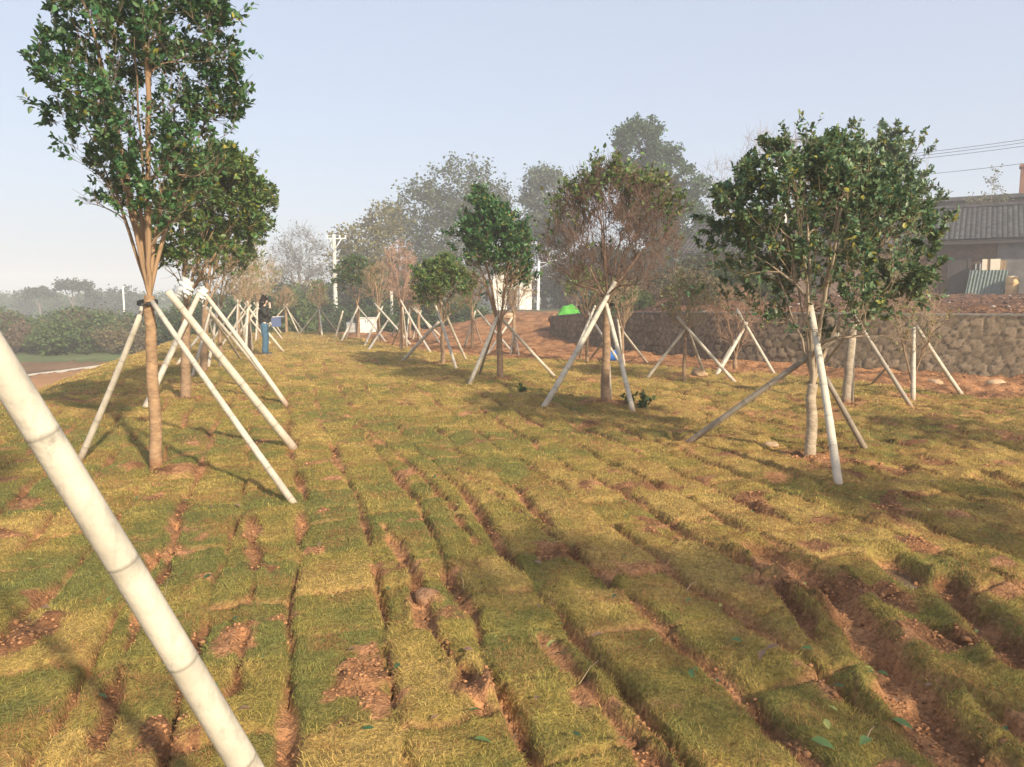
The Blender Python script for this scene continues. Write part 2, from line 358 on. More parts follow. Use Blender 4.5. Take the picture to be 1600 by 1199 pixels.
# ---------------------------------------------------------------- grass blades
def build_grass():
    rg = np.random.default_rng(5)
    parts = []
    for (y0, y1, dens, wd, ln, xm) in [(1.9, 3.6, 17000, .0017, .027, 1), (3.6, 5.2, 10500, .0021, .028, 1), (5.2, 8, 5200, .0029, .031, 1), (8, 12, 2400, .0045, .035, 1),
                                       (12, 18, 950, .0075, .040, 1), (18, 28, 360, .012, .048, 1), (28, 40, 130, .018, .055, 1)]:
        w1 = .78 * y1 + .9
        n = int(dens * (y1 - y0) * 2 * w1)
        x = rg.uniform(-w1, w1, n); y = rg.uniform(y0, y1, n)
        k = np.abs(x) < .78 * y + .9; x = x[k]; y = y[k]
        mz, g, tone, gr = micro(x, y)
        clump = fbm(x * 14, y * 14, 111, 2)
        k = rg.uniform(0, 1, len(x)) < np.clip(g * 1.1 * (.45 + 1.1 * clump), 0, 1)
        x, y, mz, tone, clump = x[k], y[k], mz[k], tone[k], clump[k]
        z = macro(x, y) + mz - .004
        parts.append((x, y, z, tone, np.full(len(x), wd), ln * (.6 + .9 * clump)))
    x, y, z, tone, wd, ln = [np.concatenate([p[k] for p in parts]) for k in range(6)]
    n = len(x); print('blades', n)
    a = rg.uniform(0, 2 * np.pi, n); comb = fbm(x * 3, y * 3, 115, 2) * 12
    a = np.where(rg.uniform(0, 1, n) < .45, comb + rg.normal(0, .6, n), a)
    tilt = rg.uniform(.2, 1.2, n)
    L = ln * rg.uniform(.6, 1.35, n)
    d = np.stack([np.cos(a) * np.sin(tilt), np.sin(a) * np.sin(tilt), np.cos(tilt)], 1)
    t2 = np.clip(tilt + rg.uniform(.3, 1.3, n), 0, 2.0)
    d2 = np.stack([np.cos(a) * np.sin(t2), np.sin(a) * np.sin(t2), np.cos(t2)], 1)
    fa = rg.uniform(0, np.pi, n); side = np.stack([np.cos(fa), np.sin(fa), rg.uniform(-.3, .3, n)], 1) * (wd * rg.uniform(.7, 1.3, n))[:, None] * .5
    P = np.stack([x, y, z], 1); m = P + d * (L * .55)[:, None]; e = m + d2 * (L * .5)[:, None]
    V = np.stack([P - side, P + side, m - side * .8, m + side * .8, e], 1).reshape(-1, 3)
    b = np.arange(n) * 5
    F = [np.stack([b, b + 1, b + 3, b + 2], 1), np.stack([b + 2, b + 3, b + 4], 1)]
    c = grass_col(np.clip(tone + rg.normal(0, .24, n), 0, 1)) * rg.uniform(.7, 1.35, n)[:, None]
    th = sm(.50, .66, fbm(x * 4.5, y * 4.5, 131, 4) + .15 * sm(-1, 2.0, x) * (1 - sm(9, 16, y))) * .85; th = (rg.uniform(0, 1, n) < th)[:, None]
    c = np.where(th, THATCH * rg.uniform(.7, 1.35, (n, 1)), c)
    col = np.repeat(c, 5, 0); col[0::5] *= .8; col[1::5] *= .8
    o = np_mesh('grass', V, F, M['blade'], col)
    tag(o, 'short yellowing turf grass on the laid sods', None, None, 'stuff')
build_grass()
# ---------------------------------------------------------------- leaves and trees
LEAF6 = np.array([[0, 0, 0], [.30, .42, .04], [.68, .34, .05], [1, 0, -.10], [.68, -.34, .05], [.30, -.42, .04], [.33, 0, -.03], [.68, 0, -.04]])
LEAF6F = [np.array([[0, 6, 1], [0, 5, 6], [2, 7, 3], [3, 7, 4]]), np.array([[1, 6, 7, 2], [6, 5, 4, 7]])]
LEAF2 = np.array([[0, 0, 0], [.5, .38, .05], [1, 0, 0], [.5, -.38, .05]]); LEAF2F = [np.array([[0, 1, 2], [0, 2, 3]])]
def leaf_mesh(name, P, D, size, cols, rg, m, parent, fine=True, updroop=.35, wid=.62):
    n = len(P); T = LEAF6 if fine else LEAF2; TF = LEAF6F if fine else LEAF2F
    D = D / (np.linalg.norm(D, axis=1)[:, None] + 1e-9)
    nr = rg.normal(0, .55, (n, 3)); nr[:, 2] += 1.0
    S = np.cross(nr, D); S /= np.linalg.norm(S, axis=1)[:, None] + 1e-9; N = np.cross(D, S)
    sz = size * rg.uniform(.65, 1.3, n)
    V = P[:, None] + sz[:, None, None] * (T[None, :, 0:1] * D[:, None] + T[None, :, 1:2] * wid * S[:, None] + T[None, :, 2:3] * N[:, None])
    b = (np.arange(n) * len(T))[:, None, None]
    F = [(f[None] + b).reshape(-1, f.shape[1]) for f in TF]
    return np_mesh(name, V.reshape(-1, 3), F, m, np.repeat(cols, len(T), 0), parent=parent)
def rdir(rg, n):
    v = rg.normal(0, 1, (n, 3)); return v / np.linalg.norm(v, axis=1)[:, None]
def grow(base, fork, targets, rg, trunk_r, step=.14, tip_r=.0021, acute=1.4, nprim=9, expo=.6, wob=.03, maxr=None, primR=None):
    """vase-shaped skeleton: nodes; returns list of paths [(points, radii)], trunk path, tip info"""
    base = np.array(base, float); fork = np.array(fork, float)
    L = np.linalg.norm(fork - base); nt_ = max(3, int(L / step))
    tr = [base + (fork - base) * k / nt_ + np.array([rg.normal(0, .006), rg.normal(0, .006), 0]) * (k % nt_ != 0) for k in range(nt_ + 1)]
    P = [tr[-1]]; D = [np.array([0, 0, 1.])]; par = [-1]; paths = []
    T = np.array(targets, float)
    order = list(range(len(T)))
    prim = order[:nprim]; rest = order[nprim:]
    rest.sort(key=lambda k: np.linalg.norm(T[k] - fork))
    for k in prim + rest:
        t = T[k]; PA = np.array(P); DA = np.array(D); v = t - PA; d = np.linalg.norm(v, axis=1) + 1e-6
        cs = (v * DA).sum(1) / d
        if k in prim[:nprim] and len(paths) < nprim: p = 0
        else:
            cost = d * (1 + acute * (1 - cs)); cost[0] *= .8; p = int(np.argmin(cost))
        p0 = PA[p]; dd = d[p]; dir0 = DA[p] if p else (v[0] / d[0] * .45 + np.array([0, 0, .75])); dir0 = dir0 / np.linalg.norm(dir0)
        mid = p0 + dir0 * dd * .26 + (t - p0) * .26
        m_ = max(2, int(dd / step))
        idx = [p]; pts = [p0]
        for q in range(1, m_ + 1):
            u = q / m_; x = (1 - u) ** 2 * p0 + 2 * u * (1 - u) * mid + u * u * t
            if q < m_: x = x + rg.normal(0, wob * step / .14 * .35, 3)
            w_ = x - pts[-1]; w_ = w_ / (np.linalg.norm(w_) + 1e-9)
            P.append(x); D.append(w_); par.append(idx[-1]); idx.append(len(P) - 1); pts.append(x)
        paths.append(idx)
    cnt = np.zeros(len(P))
    for idx in paths: cnt[idx[-1]] += 1
    for k in range(len(P) - 1, 0, -1): cnt[par[k]] += cnt[k]
    rad = tip_r * np.maximum(cnt, 1) ** expo
    mr = maxr or trunk_r * .62
    rad = np.minimum(rad, mr); rad[0] = mr
    PA = np.array(P); out = []
    for q_, idx in enumerate(paths):
        if q_ >= nprim and rad[idx[1]] > .6 * rad[idx[0]]: rad[idx[1:]] = np.maximum(rad[idx[1:]] * .6 * rad[idx[0]] / rad[idx[1]], tip_r * .8)
        r = rad[idx].copy(); r[0] = min(rad[idx[0]], rad[idx[1]] * 1.35)
        out.append((PA[idx], r))
    return tr, out, PA, np.array(D), T
BARKC = np.array([.30, .20, .125])
def profile(v, kind):
    tb = {'vase': ([0, .15, .35, .6, .8, .93, 1], [.08, .34, .68, .96, .98, .72, .3]),
          'round': ([0, .1, .25, .5, .75, .9, 1], [.15, .52, .82, 1, .93, .66, .3]),
          'tall': ([0, .15, .3, .5, .72, .93, 1], [.14, .42, .60, .80, .96, 1, .6]),
          'bowl': ([0, .08, .2, .45, .75, .9, 1], [.25, .55, .85, 1, .96, .7, .35]),
          'broom': ([0, .2, .5, .8, 1], [.1, .35, .75, .95, .6])}[kind]
    return np.interp(v, *tb)
def planted_tree(name, base, forkz, topz, Rad, trunk_r, seed, label, cat='tree', kind='vase', lean=(0, 0), nt=240, leaves=3000, lsize=.075,
                 leaf_v=.45, shell=.45, green=(.05, .10, .03), twigc=(.40, .27, .16), yellow=.05, fine=True, group=None, twigs=3, sides=5, multi=None, v0f=.2, gap=0, mr=.42, gk=1.25, expo=.55, rough=.45, barkc=None, stag=1.0, tiplen=.22):
    rg = np.random.default_rng(seed)
    base = np.array(base, float); root = empty(name, base, label, cat, group)
    H = topz - forkz
    fork = np.array([base[0] + lean[0] * .12, base[1] + lean[1] * .12, forkz])
    gapn = gap
    def sample(n, v0=0, v1=1, edge=0):
        v0 = max(v0, 0) if v0 > .5 else v0f
        v = rg.uniform(v0, v1, n) if not edge else v0 + (v1 - v0) * rg.uniform(0, 1, n) ** .7
        a = rg.uniform(0, 2 * np.pi, n); rr = profile(v, kind) * Rad * np.sqrt(rg.uniform(edge, 1, n)) * (1 - rough * .55 + rough * vn(a * 1.5 + 3, v * 3.5, seed))
        return np.stack([fork[0] + lean[0] * v + np.cos(a) * rr, fork[1] + lean[1] * v + np.sin(a) * rr, forkz + H * v * (1 - rough * .32 + rough * .5 * vn(a * 1.2, v * 0 + 2, seed + 3))], 1)
    npr = 10
    T = np.concatenate([sample(npr, .55, .9, .25), sample(nt - npr, .22, 1, .12)])
    tr, paths, PA, DA, T = grow(base, fork, T, rg, trunk_r, nprim=npr, maxr=trunk_r * mr, wob=.02, acute=2.4, expo=expo)
    tb = Tubes(); bc = np.array(barkc) if barkc is not None else BARKC
    tr = np.array(tr); tr = np.concatenate([tr[:1] - [0, 0, .12], tr])
    # trunk with flare and ring marks
    z = np.linspace(0, 1, 26); tp = np.stack([np.interp(z, np.linspace(0, 1, len(tr)), tr[:, c]) for c in range(3)], 1)
    rr = trunk_r * .86 * (1.0 - .22 * z + .25 * np.exp(-((z - .05) / .05) ** 2)) * (1 + .02 * rg.normal(0, 1, 26))
    tc = bc * (.88 + .2 * rg.uniform(0, 1, (26, 1))); tc[:4] = SOILD * .9 + .3 * tc[:4]
    tb.add(tp, rr, 12, tc); tb.build('trunk', M['bark'], root)
    bb = Tubes(); tw = np.array(twigc) * .85
    for pts, r in paths:
        cc = tw * rg.uniform(.75, 1.2) * np.ones((len(pts), 1)); wgt = np.clip(r / (trunk_r * .3), 0, 1)[:, None]
        cc = cc * (1 - wgt) + bc * wgt
        bb.add(pts, r, sides if r[0] > .006 else 3, cc, cap=False)
    tips = []
    for pts, r in paths:                                  # thin end twigs
        e = pts[-1]; d = pts[-1] - pts[-2]; d /= np.linalg.norm(d) + 1e-9
        for q in range(twigs):
            f = pts[-1] if q == 0 else pts[max(0, len(pts) - 1 - rg.integers(0, min(4, len(pts))))]
            dd = d * .7 + rdir(rg, 1)[0] * .55 + np.array([0, 0, .35]); dd /= np.linalg.norm(dd)
            ln = rg.uniform(.5, 1.2) * tiplen
            g1 = f + dd * ln * .5 + rg.normal(0, .008, 3); g2 = f + dd * ln + rg.normal(0, .02, 3)
            bb.add([f, g1, g2], [.0024 * stag, .0018 * stag, .0012 * stag], 3, tw * rg.uniform(.75, 1.15), cap=False)
            tips.append((f, g2))
    bb.build('branches', M['twig'], root)
    if leaves:
        A = np.array([t[0] for t in tips]); B = np.array([t[1] for t in tips])
        v = (B[:, 2] - forkz) / H; ra = np.hypot(B[:, 0] - fork[0] - lean[0] * v, B[:, 1] - fork[1] - lean[1] * v) / (profile(np.clip(v, 0, 1), kind) * Rad + 1e-6)
        patch = fbm(B[:, 0] * 2.2 + seed, B[:, 1] * 2.2 + B[:, 2] * 2.0, seed, 2)
        wv = sm(leaf_v - .15, leaf_v + .2, v + (patch - .5) * .7) * (1 - shell + shell * sm(.35, .95, np.maximum(ra, sm(.6, 1, v)))) + .01
        if gap: wv = wv * (1 - gap + gap * sm(.40, .56, fbm(B[:, 0] * 3.1 + seed * 2, B[:, 1] * 3.1 + B[:, 2] * 3.4, seed + 5, 2)))
        k = rg.choice(len(A), int(leaves / 5), p=wv / wv.sum())
        k = np.repeat(k, 5); u = rg.uniform(.35, 1.05, (len(k), 1))
        P = A[k] + (B[k] - A[k]) * u + rg.normal(0, .012, (len(k), 3))
        ax = B[k] - A[k]; ax /= np.linalg.norm(ax, axis=1)[:, None] + 1e-9
        Dr = ax * .7 + rdir(rg, len(k)) * .9; Dr[:, 2] -= .05
        cv = gk * np.array(green) * rg.uniform(.65, 1.5, (len(k), 1)) * (1 + .25 * rg.normal(0, 1, (len(k), 1)) * np.array([1, .3, .2]))
        yl = rg.uniform(0, 1, len(k)) < yellow
        cv[yl] = np.array([.30, .27, .05]) * rg.uniform(.6, 1.3, (yl.sum(), 1))
        leaf_mesh('foliage', P, Dr, lsize, np.clip(cv, .008, 1), rg, M['leaf'], root, fine)
    return root
def bamboo(bottom, top, r, rg, parent=None, name='pole', tone=0, nodes=.32, r1=None, ext=0):
    """tone 0 pale cream .. 1 dark grey brown"""
    if name == 'pole': r = r * .9
    b = np.array(bottom, float); t = np.array(top, float); d = t - b; L = np.linalg.norm(d); u = d / L
    b = b - u * .10; t = t + u * ext; L = np.linalg.norm(t - b)
    zs = [0]; pos = []; cur = rg.uniform(.1, nodes)
    while cur < L - .03: pos.append(cur); cur += nodes * rg.uniform(.85, 1.15)
    ks = [0.0]; rs = [1.0]; kind = [0]
    for p in pos:
        for o_, rr, kk in ((-.04, 1, 0), (-.006, 1.0, 2), (-.003, 1.03, 1), (.0, .985, 3), (.003, 1.03, 1), (.008, 1.0, 2), (.04, 1, 0)):
            if ks[-1] < p + o_ < L - .001: ks.append(p + o_); rs.append(rr); kind.append(kk)
    ks.append(L); rs.append(1); kind.append(0)
    ks = np.array(ks); f = ks / L
    bend = np.sin(f * np.pi)[:, None] * rdir(rg, 1) * .008 * L
    P = b + (t - b) * f[:, None] + bend
    rad = r * (1 - .22 * f) * np.array(rs) if r1 is None else (r + (r1 - r) * f) * np.array(rs)
    pale = np.array([.56, .505, .41]); dark = np.array([.20, .16, .12]); c0 = pale * (1 - tone) + dark * tone
    col = c0 * (np.array([1, .75, .95, .5])[kind])[:, None] * rg.uniform(.93, 1.05, (len(ks), 1))
    sb = np.exp(-ks / .16)[:, None]; col = col * (1 - sb * .8) + np.array([.30, .15, .08]) * sb * .8
    tb = Tubes(); tb.add(P, rad, 14 if r > .03 else 10, col)
    return tb.build(name, M['bamboo'], parent)
def tripod(base, label, poles, seed, group='bamboo tripods propping the planted trees', wrap=None, depth=None):
    rg = np.random.default_rng(seed); root = empty('bamboo_tripod', (base[0], base[1], base[2]), label, 'tree prop', group)
    for (bp, tp_, dT, r, tone) in poles:
        b = gp(*bp) if len(bp) == 2 else Vector(bp)
        t = at(tp_[0], tp_[1], dT) if len(tp_) == 2 else Vector(tp_)
        bamboo(b, t, r, rg, root, tone=tone)
    return root
def band(root, c, r, seed=0, turns=3):
    tb = Tubes(); pts = [(c[0] + math.cos(a) * r, c[1] + math.sin(a) * r, c[2] + .012 * a / 6.28 + .02 * math.sin(a)) for a in np.linspace(0, 6.283 * turns, 16 * turns)]
    tb.add([Vector(p) - root.location for p in pts], .006, 5, (.05, .06, .05)); o = tb.build('tie', M['black'], None); o.parent = root
    tb = Tubes()
def tri_auto(base, zt, r, seed, label, n=3, spread=1.15, tone=.1, rot=None, over=.12):
    rg = np.random.default_rng(seed); root = empty('bamboo_tripod', base, label, 'tree prop', 'bamboo tripods propping the planted trees')
    a0 = rot if rot is not None else rg.uniform(0, 6)
    for k in range(n):
        a = a0 + k * 2 * math.pi / n + rg.uniform(-.25, .25); sp = spread * rg.uniform(.8, 1.2)
        b = Vector((base[0] + math.cos(a) * sp, base[1] + math.sin(a) * sp, 0)); b.z = gz(b.x, b.y)
        t = Vector((base[0] - math.cos(a) * .08, base[1] - math.sin(a) * .08, zt + rg.uniform(-.1, .15)))
        bamboo(b, t, r, rg, root, tone=float(np.clip(tone + rg.uniform(-.1, .35), 0, 1)), ext=rg.uniform(0, over))
    return root
GT = 'young trees planted on the sodded ground'
def pt(px, py, **k):
    """planted tree from photograph measurements"""
    b = gp(px, py); s_ = b.y / FPX
    fz = at(px, k.pop('fork'), b.y).z; tz = at(px, k.pop('top'), b.y).z
    Rr = k.pop('hw') * s_
    ln = k.pop('lx', 0) * s_
    planted_tree(k.pop('name', 'ornamental_tree'), b, fz, tz, Rr, k.pop('tr') * s_, lean=(ln, 0), group=GT, **k)
    return b
LT = (.44, .30, .18)
# T1, the tall one at the left
b1 = pt(245, 735, fork=462, top=-70, hw=146, tr=11.5, seed=11, kind='tall', nt=620, leaves=22000, lsize=.058, leaf_v=.30, shell=.25, lx=30, gap=.9, mr=.32, gk=1.5, green=(.045, .095, .035), yellow=.035,
        label='tallest tree with single smooth trunk, crown leaving the top of the picture', twigc=(.22, .16, .11), barkc=(.33, .21, .12), twigs=3)
b2 = pt(290, 628, fork=478, top=250, hw=88, tr=9.5, seed=12, kind='round', nt=420, leaves=15000, lsize=.075, leaf_v=.34, shell=.75, lx=62, green=(.07, .115, .03), yellow=.06,
        label='second tree of the left row, its leafy crown half behind the tallest tree', twigc=LT)
b3 = pt(318, 583, fork=480, top=268, hw=72, tr=7, seed=13, kind='round', nt=260, leaves=8000, lsize=.08, leaf_v=.3, shell=.7, lx=68, green=(.07, .11, .03),
        label='third tree of the left row, leaf clumps hanging towards the standing person', twigc=LT)
# the right foreground tree
br_ = pt(1265, 718, fork=600, top=236, hw=176, tr=11, seed=14, kind='round', nt=520, leaves=29000, lsize=.056, leaf_v=.36, shell=.4, lx=-2, rough=.6, gap=.9, gk=1.5, green=(.068, .105, .045), yellow=.05,
         label='broad leafy tree in the right foreground with low forking pale trunk', twigc=(.28, .20, .13), barkc=(.40, .32, .23))
bq = pt(1322, 630, fork=500, top=205, hw=98, tr=8, seed=15, kind='round', nt=320, leaves=17000, lsize=.060, leaf_v=.26, shell=.3, lx=24, gap=.7, gk=1.4, green=(.09, .13, .065), yellow=.05,
        label='leafy tree with straight grey trunk right behind the broad right foreground tree', twigc=(.34, .26, .18), barkc=(.33, .27, .2))
bm_ = pt(945, 632, fork=478, top=272, hw=112, tr=8.5, seed=16, kind='bowl', nt=980, v0f=.1, expo=.46, rough=.25, leaves=3200, lsize=.07, leaf_v=.78, shell=.95, lx=12, green=(.075, .12, .03), yellow=.05,
         label='mid tree with dense reddish bare twigs and a thin green top', twigc=(.19, .12, .09), twigs=5, sides=6, stag=1.4, tiplen=.3)
bn = pt(782, 595, fork=520, top=312, hw=63, tr=6.5, seed=17, kind='round', nt=480, leaves=14000, lsize=.075, leaf_v=.5, shell=.75, lx=-12, green=(.045, .11, .035),
        label='slender tree with dark green dome over reddish bare stems', twigc=(.38, .23, .15), twigs=3)
bo = pt(692, 570, fork=508, top=408, hw=46, tr=4.5, seed=18, kind='round', nt=320, leaves=8000, lsize=.08, leaf_v=.45, shell=.8, green=(.09, .14, .035),
        label='small round tree with yellowish green cap left of the slender dark tree', twigc=(.40, .27, .16))
bp_ = pt(628, 548, fork=490, top=380, hw=25, tr=4, seed=19, kind='tall', nt=260, leaves=60, lsize=.07, leaf_v=.5, label='tall narrow leafless tree with pinkish bare twigs', twigc=(.50, .32, .24), twigs=4, stag=2.2)
br2 = pt(592, 535, fork=485, top=412, hw=28, tr=3.4, seed=20, kind='round', nt=220, leaves=80, lsize=.07, label='rounded leafless tree with tan twigs beside the dark green tree', twigc=(.42, .29, .18), twigs=4, stag=2.4)
bs = pt(560, 529, fork=478, top=408, hw=40, tr=3.6, seed=21, kind='round', nt=240, leaves=7000, lsize=.11, leaf_v=.35, shell=.6, green=(.05, .09, .03), label='dark green dome tree in front of the white cabinet', twigc=(.35, .22, .14), fine=False, stag=2)
bt = pt(655, 531, fork=485, top=425, hw=26, tr=3.2, seed=22, kind='round', nt=200, leaves=300, lsize=.1, label='small brown twiggy tree behind the narrow pinkish one', twigc=(.34, .21, .14), fine=False, twigs=4, stag=2.2)
bu = pt(738, 545, fork=487, top=430, hw=26, tr=3, seed=23, kind='round', nt=200, leaves=400, lsize=.1, label='small brown twiggy tree in front of the white house left wall', twigc=(.36, .23, .15), fine=False, twigs=3, stag=2)
bv = pt(803, 553, fork=495, top=418, hw=36, tr=3.6, seed=24, kind='round', nt=220, leaves=500, lsize=.09, leaf_v=.6, green=(.14, .15, .05), label='small tree with thin olive leaves in front of the white house', twigc=(.46, .34, .22), fine=False, twigs=3, stag=1.8)
bw = pt(917, 568, fork=500, top=418, hw=34, tr=3.6, seed=25, kind='round', nt=180, leaves=900, lsize=.085, leaf_v=.5, green=(.10, .15, .04), lx=-6, label='small tree by the green cover, left of the reddish twiggy tree', twigc=(.38, .23, .15), twigs=3, stag=1.4)
bx = pt(972, 574, fork=520, top=440, hw=26, tr=3.5, seed=26, kind='broom', nt=160, leaves=200, lsize=.08, label='thin leafless sapling right behind the reddish twiggy tree', twigc=(.44, .30, .19), twigs=3, stag=1.4)
by = pt(1069, 597, fork=528, top=440, hw=44, tr=4, seed=27, kind='round', nt=230, leaves=1300, lsize=.06, leaf_v=.35, shell=.4, green=(.15, .16, .08), label='low tree with thin grey green leaves beside the tan boulder', twigc=(.44, .33, .2), twigs=3)
bz = pt(1148, 582, fork=562, top=452, hw=50, tr=5, seed=28, kind='vase', nt=260, leaves=260, lsize=.06, label='low multi stemmed reddish shrub in front of the stone wall', name='shrub', cat='shrub', twigc=(.40, .25, .17), twigs=4, stag=1.2)
ba = pt(1424, 622, fork=600, top=448, hw=44, tr=3.4, seed=29, kind='broom', nt=200, leaves=420, lsize=.06, label='low leafless shrub with brown twigs under the tiled house', name='shrub', cat='shrub', twigc=(.40, .29, .19), twigs=3, stag=1.1, green=(.2, .18, .07))
bc_ = pt(478, 520, fork=486, top=438, hw=20, tr=3, seed=30, kind='tall', nt=220, leaves=40, lsize=.08, label='small leafless tan tree standing alone right of the person', twigc=(.50, .35, .20), twigs=4, stag=2.6)
for k, (px, py, tp_, hw_, lb_) in enumerate([(448, 521, 452, 18, 'small leafless tree just right of the person'), (500, 523, 440, 18, 'small twiggy tree left of the foot of the utility pole'), (641, 528, 455, 18, 'small brown tree just behind the narrow pinkish tree')]):
    b_ = pt(px, py, fork=490, top=tp_, hw=hw_, tr=2.8, seed=90 + k, kind='round', nt=170, leaves=[60, 500, 200][k], lsize=.1, label=lb_, twigc=(.40, .28, .17), fine=False, twigs=4, stag=2.4)
    EXTRA = globals().setdefault('EXTRA', []); EXTRA.append((b_, lb_))
# far part of the left row
ROW = []
for k, s_ in enumerate((19.5, 23.5, 27.5, 31.0, 34.2, 36.2)):
    t_ = -1.35 + (.3 if k % 2 else -.2); x_ = t_ * CA - s_ * SA; y_ = t_ * SA + s_ * CA
    gb = (x_, y_, gz(x_, y_)); ROW.append(gb)
    names = ['fourth', 'fifth', 'sixth', 'seventh', 'eighth', 'last']
    planted_tree('ornamental_tree', gb, gb[2] + 1.3, gb[2] + 3.1 + .15 * (k % 3), .85 + .1 * (k % 2), .06, 50 + k, names[k] + ' tree of the left row, tan bare twigs, behind the person side',
                 kind='round', nt=190, leaves=[900, 500, 300, 150, 100, 100][k], lsize=.1, leaf_v=.5, green=(.12, .15, .04), twigc=(.42, .31, .18), fine=False, twigs=3, stag=2.3, group=GT)
ROW2 = []
for k, s_ in enumerate((26.5, 30.5, 34.0)):
    t_ = 1.0; x_ = t_ * CA - s_ * SA; y_ = t_ * SA + s_ * CA; gb = (x_, y_, gz(x_, y_))
    if k: ROW2.append(gb)
# trees behind the viewer: they belong to the planting and shade the foreground
for k, (x_, y_, tz, Rr, lf) in enumerate([(4.2, -.9, 3.6, 1.2, 5200), (6.6, 1.0, 3.7, 1.2, 5200), (8.6, 4.2, 3.4, 1.1, 3500)]):
    planted_tree('ornamental_tree', (x_, y_, 0), 1.2, tz, Rr, .07, 70 + k, ['leafy tree beyond the right edge nearest the viewer', 'leafy tree beyond the right edge beside the rut', 'leafy tree beyond the right edge before the stone wall'][k], kind='round', nt=200, leaves=lf, lsize=.085, leaf_v=.3, group=GT)
T0 = planted_tree('ornamental_tree', (-1.24, .90, 0), 2.15, 4.3, .42, .05, 75, 'tree beyond the left edge held by the big pale bamboo', kind='tall', nt=120, leaves=2000, lsize=.08, leaf_v=.6, group=GT)
# ---------------------------------------------------------------- bamboo props
r_ = np.random.default_rng(3)
A_ = at(366, 1186, 1.56); B_ = at(-2, 590, 1.27); fdir = (B_ - A_)
FB = A_ - fdir * (A_.z / fdir.z); FT = B_ + fdir * .75; FB.z = 0
fg = bamboo(FB, FT, .0365, r_, None, 'bamboo_pole', 0.0, nodes=.30, r1=.0245)
tag(fg, 'thick pale bamboo pole slanting across the lower left foreground', 'pole')
def tie(parent, c, axis, r, col=(.03, .035, .03), turns=2, name='tie'):
    tb = Tubes(); ax = Vector(axis).normalized(); u = ax.orthogonal().normalized(); v = ax.cross(u)
    pts = []
    for k in range(14 * turns + 1):
        a = k / 14 * 2 * math.pi; p = Vector(c) + (u * math.cos(a) + v * math.sin(a)) * r + ax * (.006 * k / 14)
        pts.append(p)
    tb.add(pts, .0028, 5, col); return tb.build(name, M['black'], parent)
tie(fg, A_ - fdir * .035, fdir, .0352)
Y1 = b1.y
BT1 = tripod(b1, 'three pale bamboo poles propping the tallest tree at the left', [((122, 727), (224, 480), Y1 + .05, .036, .12), ((460, 790), (238, 472), Y1 - .05, .033, .1), ((458, 700), (262, 455), Y1 + .25, .05, .0)], 101)
t2 = tripod(b2, 'white bamboo poles with plastic wrapping, propping the second tree of the left row', [((226, 640), (316, 450), b2.y, .052, 0), ((446, 632), (322, 462), b2.y, .045, .0), ((427, 607), (322, 480), b2.y + .6, .035, .1), ((285, 600), (299, 490), b2.y + .5, .04, 0)], 102)
band(BT1, (b1.x, b1.y, at(240, 474, b1.y).z - .01), .088)
def wrap(parent, c, r, seed):
    rg = np.random.default_rng(seed); c = Vector(c)
    def bld(bm):
        bmesh.ops.create_icosphere(bm, subdivisions=4, radius=1)
        for v in bm.verts:
            p = np.array([v.co.x, v.co.y]); n = float(fbm(np.array([v.co.x * 4 + seed]), np.array([v.co.y * 4 + v.co.z * 5]), seed, 4)[0]); n = 1 - 2 * abs(n - .5)
            k = r * (.5 + .62 * n) * (1 + .18 * math.sin(v.co.z * 11 + v.co.x * 5))
            v.co = c - parent.location + Vector((v.co.x * k * .8, v.co.y * k * .8, v.co.z * k * 1.25))
    return bm_obj('plastic_wrap', M['plastic'], parent, bld, smooth=True)
wrap(t2, at(316, 459, b2.y), .10, 5); wrap(t2, at(291, 449, b2.y - .4), .115, 6); wrap(t2, at(277, 457, b2.y - .5), .075, 7)
tripod(b3, 'thin bamboo poles propping the third tree of the left row', [((376, 562), (318, 478), b3.y, .035, .15), ((300, 590), (330, 480), b3.y, .035, .3), ((345, 575), (322, 482), b3.y, .03, .4)], 103)
Y = bn.y
tripod(bn, 'bamboo poles propping the slender tree with dark green dome', [((733, 601), (779, 490), Y, .045, 0), ((748, 588), (777, 498), Y, .03, .8), ((868, 590), (785, 499), Y, .038, .12)], 104)
Y = bo.y
tripod(bo, 'crossed bamboo poles propping the small tree with yellowish green cap', [((628, 566), (686, 503), Y, .05, .15), ((713, 578), (673, 457), Y, .04, .05), ((729, 564), (688, 470), Y, .04, .15)], 105)
Y = bp_.y
tripod(bp_, 'bamboo poles propping the narrow pinkish leafless tree', [((674, 553), (625, 468), Y, .04, .1), ((636, 546), (629, 480), Y, .035, .2), ((612, 541), (634, 488), Y, .03, .5)], 106)
tripod(br2, 'bamboo poles propping the rounded tan leafless tree', [((570, 541), (598, 479), br2.y, .045, .05), ((574, 550), (608, 498), br2.y, .045, .35), ((643, 541), (585, 474), br2.y, .045, .1)], 107)
tripod(bs, 'bamboo poles propping the dark green dome tree by the white cabinet', [((533, 534), (560, 479), bs.y, .045, .05), ((602, 534), (560, 481), bs.y, .04, .1), ((524, 529), (536, 486), bs.y, .05, .0), ((540, 531), (552, 498), bs.y, .03, .6)], 108)
tripod(bt, 'bamboo poles propping the small brown tree behind the narrow pinkish one', [((645, 531), (658, 485), bt.y, .04, .0), ((687, 536), (648, 480), bt.y, .04, .15)], 109)
tripod(bu, 'bamboo poles propping the small tree before the white house left wall', [((726, 543), (743, 486), bu.y, .045, .0), ((753, 539), (741, 500), bu.y, .03, .15), ((800, 550), (745, 484), bu.y, .04, .2)], 110)
tripod(bv, 'bamboo poles propping the small olive tree before the white house', [((762, 553), (801, 496), bv.y, .045, .0), ((811, 557), (804, 520), bv.y, .03, .6), ((797, 556), (803, 510), bv.y, .03, .7)], 111)
Y = bm_.y
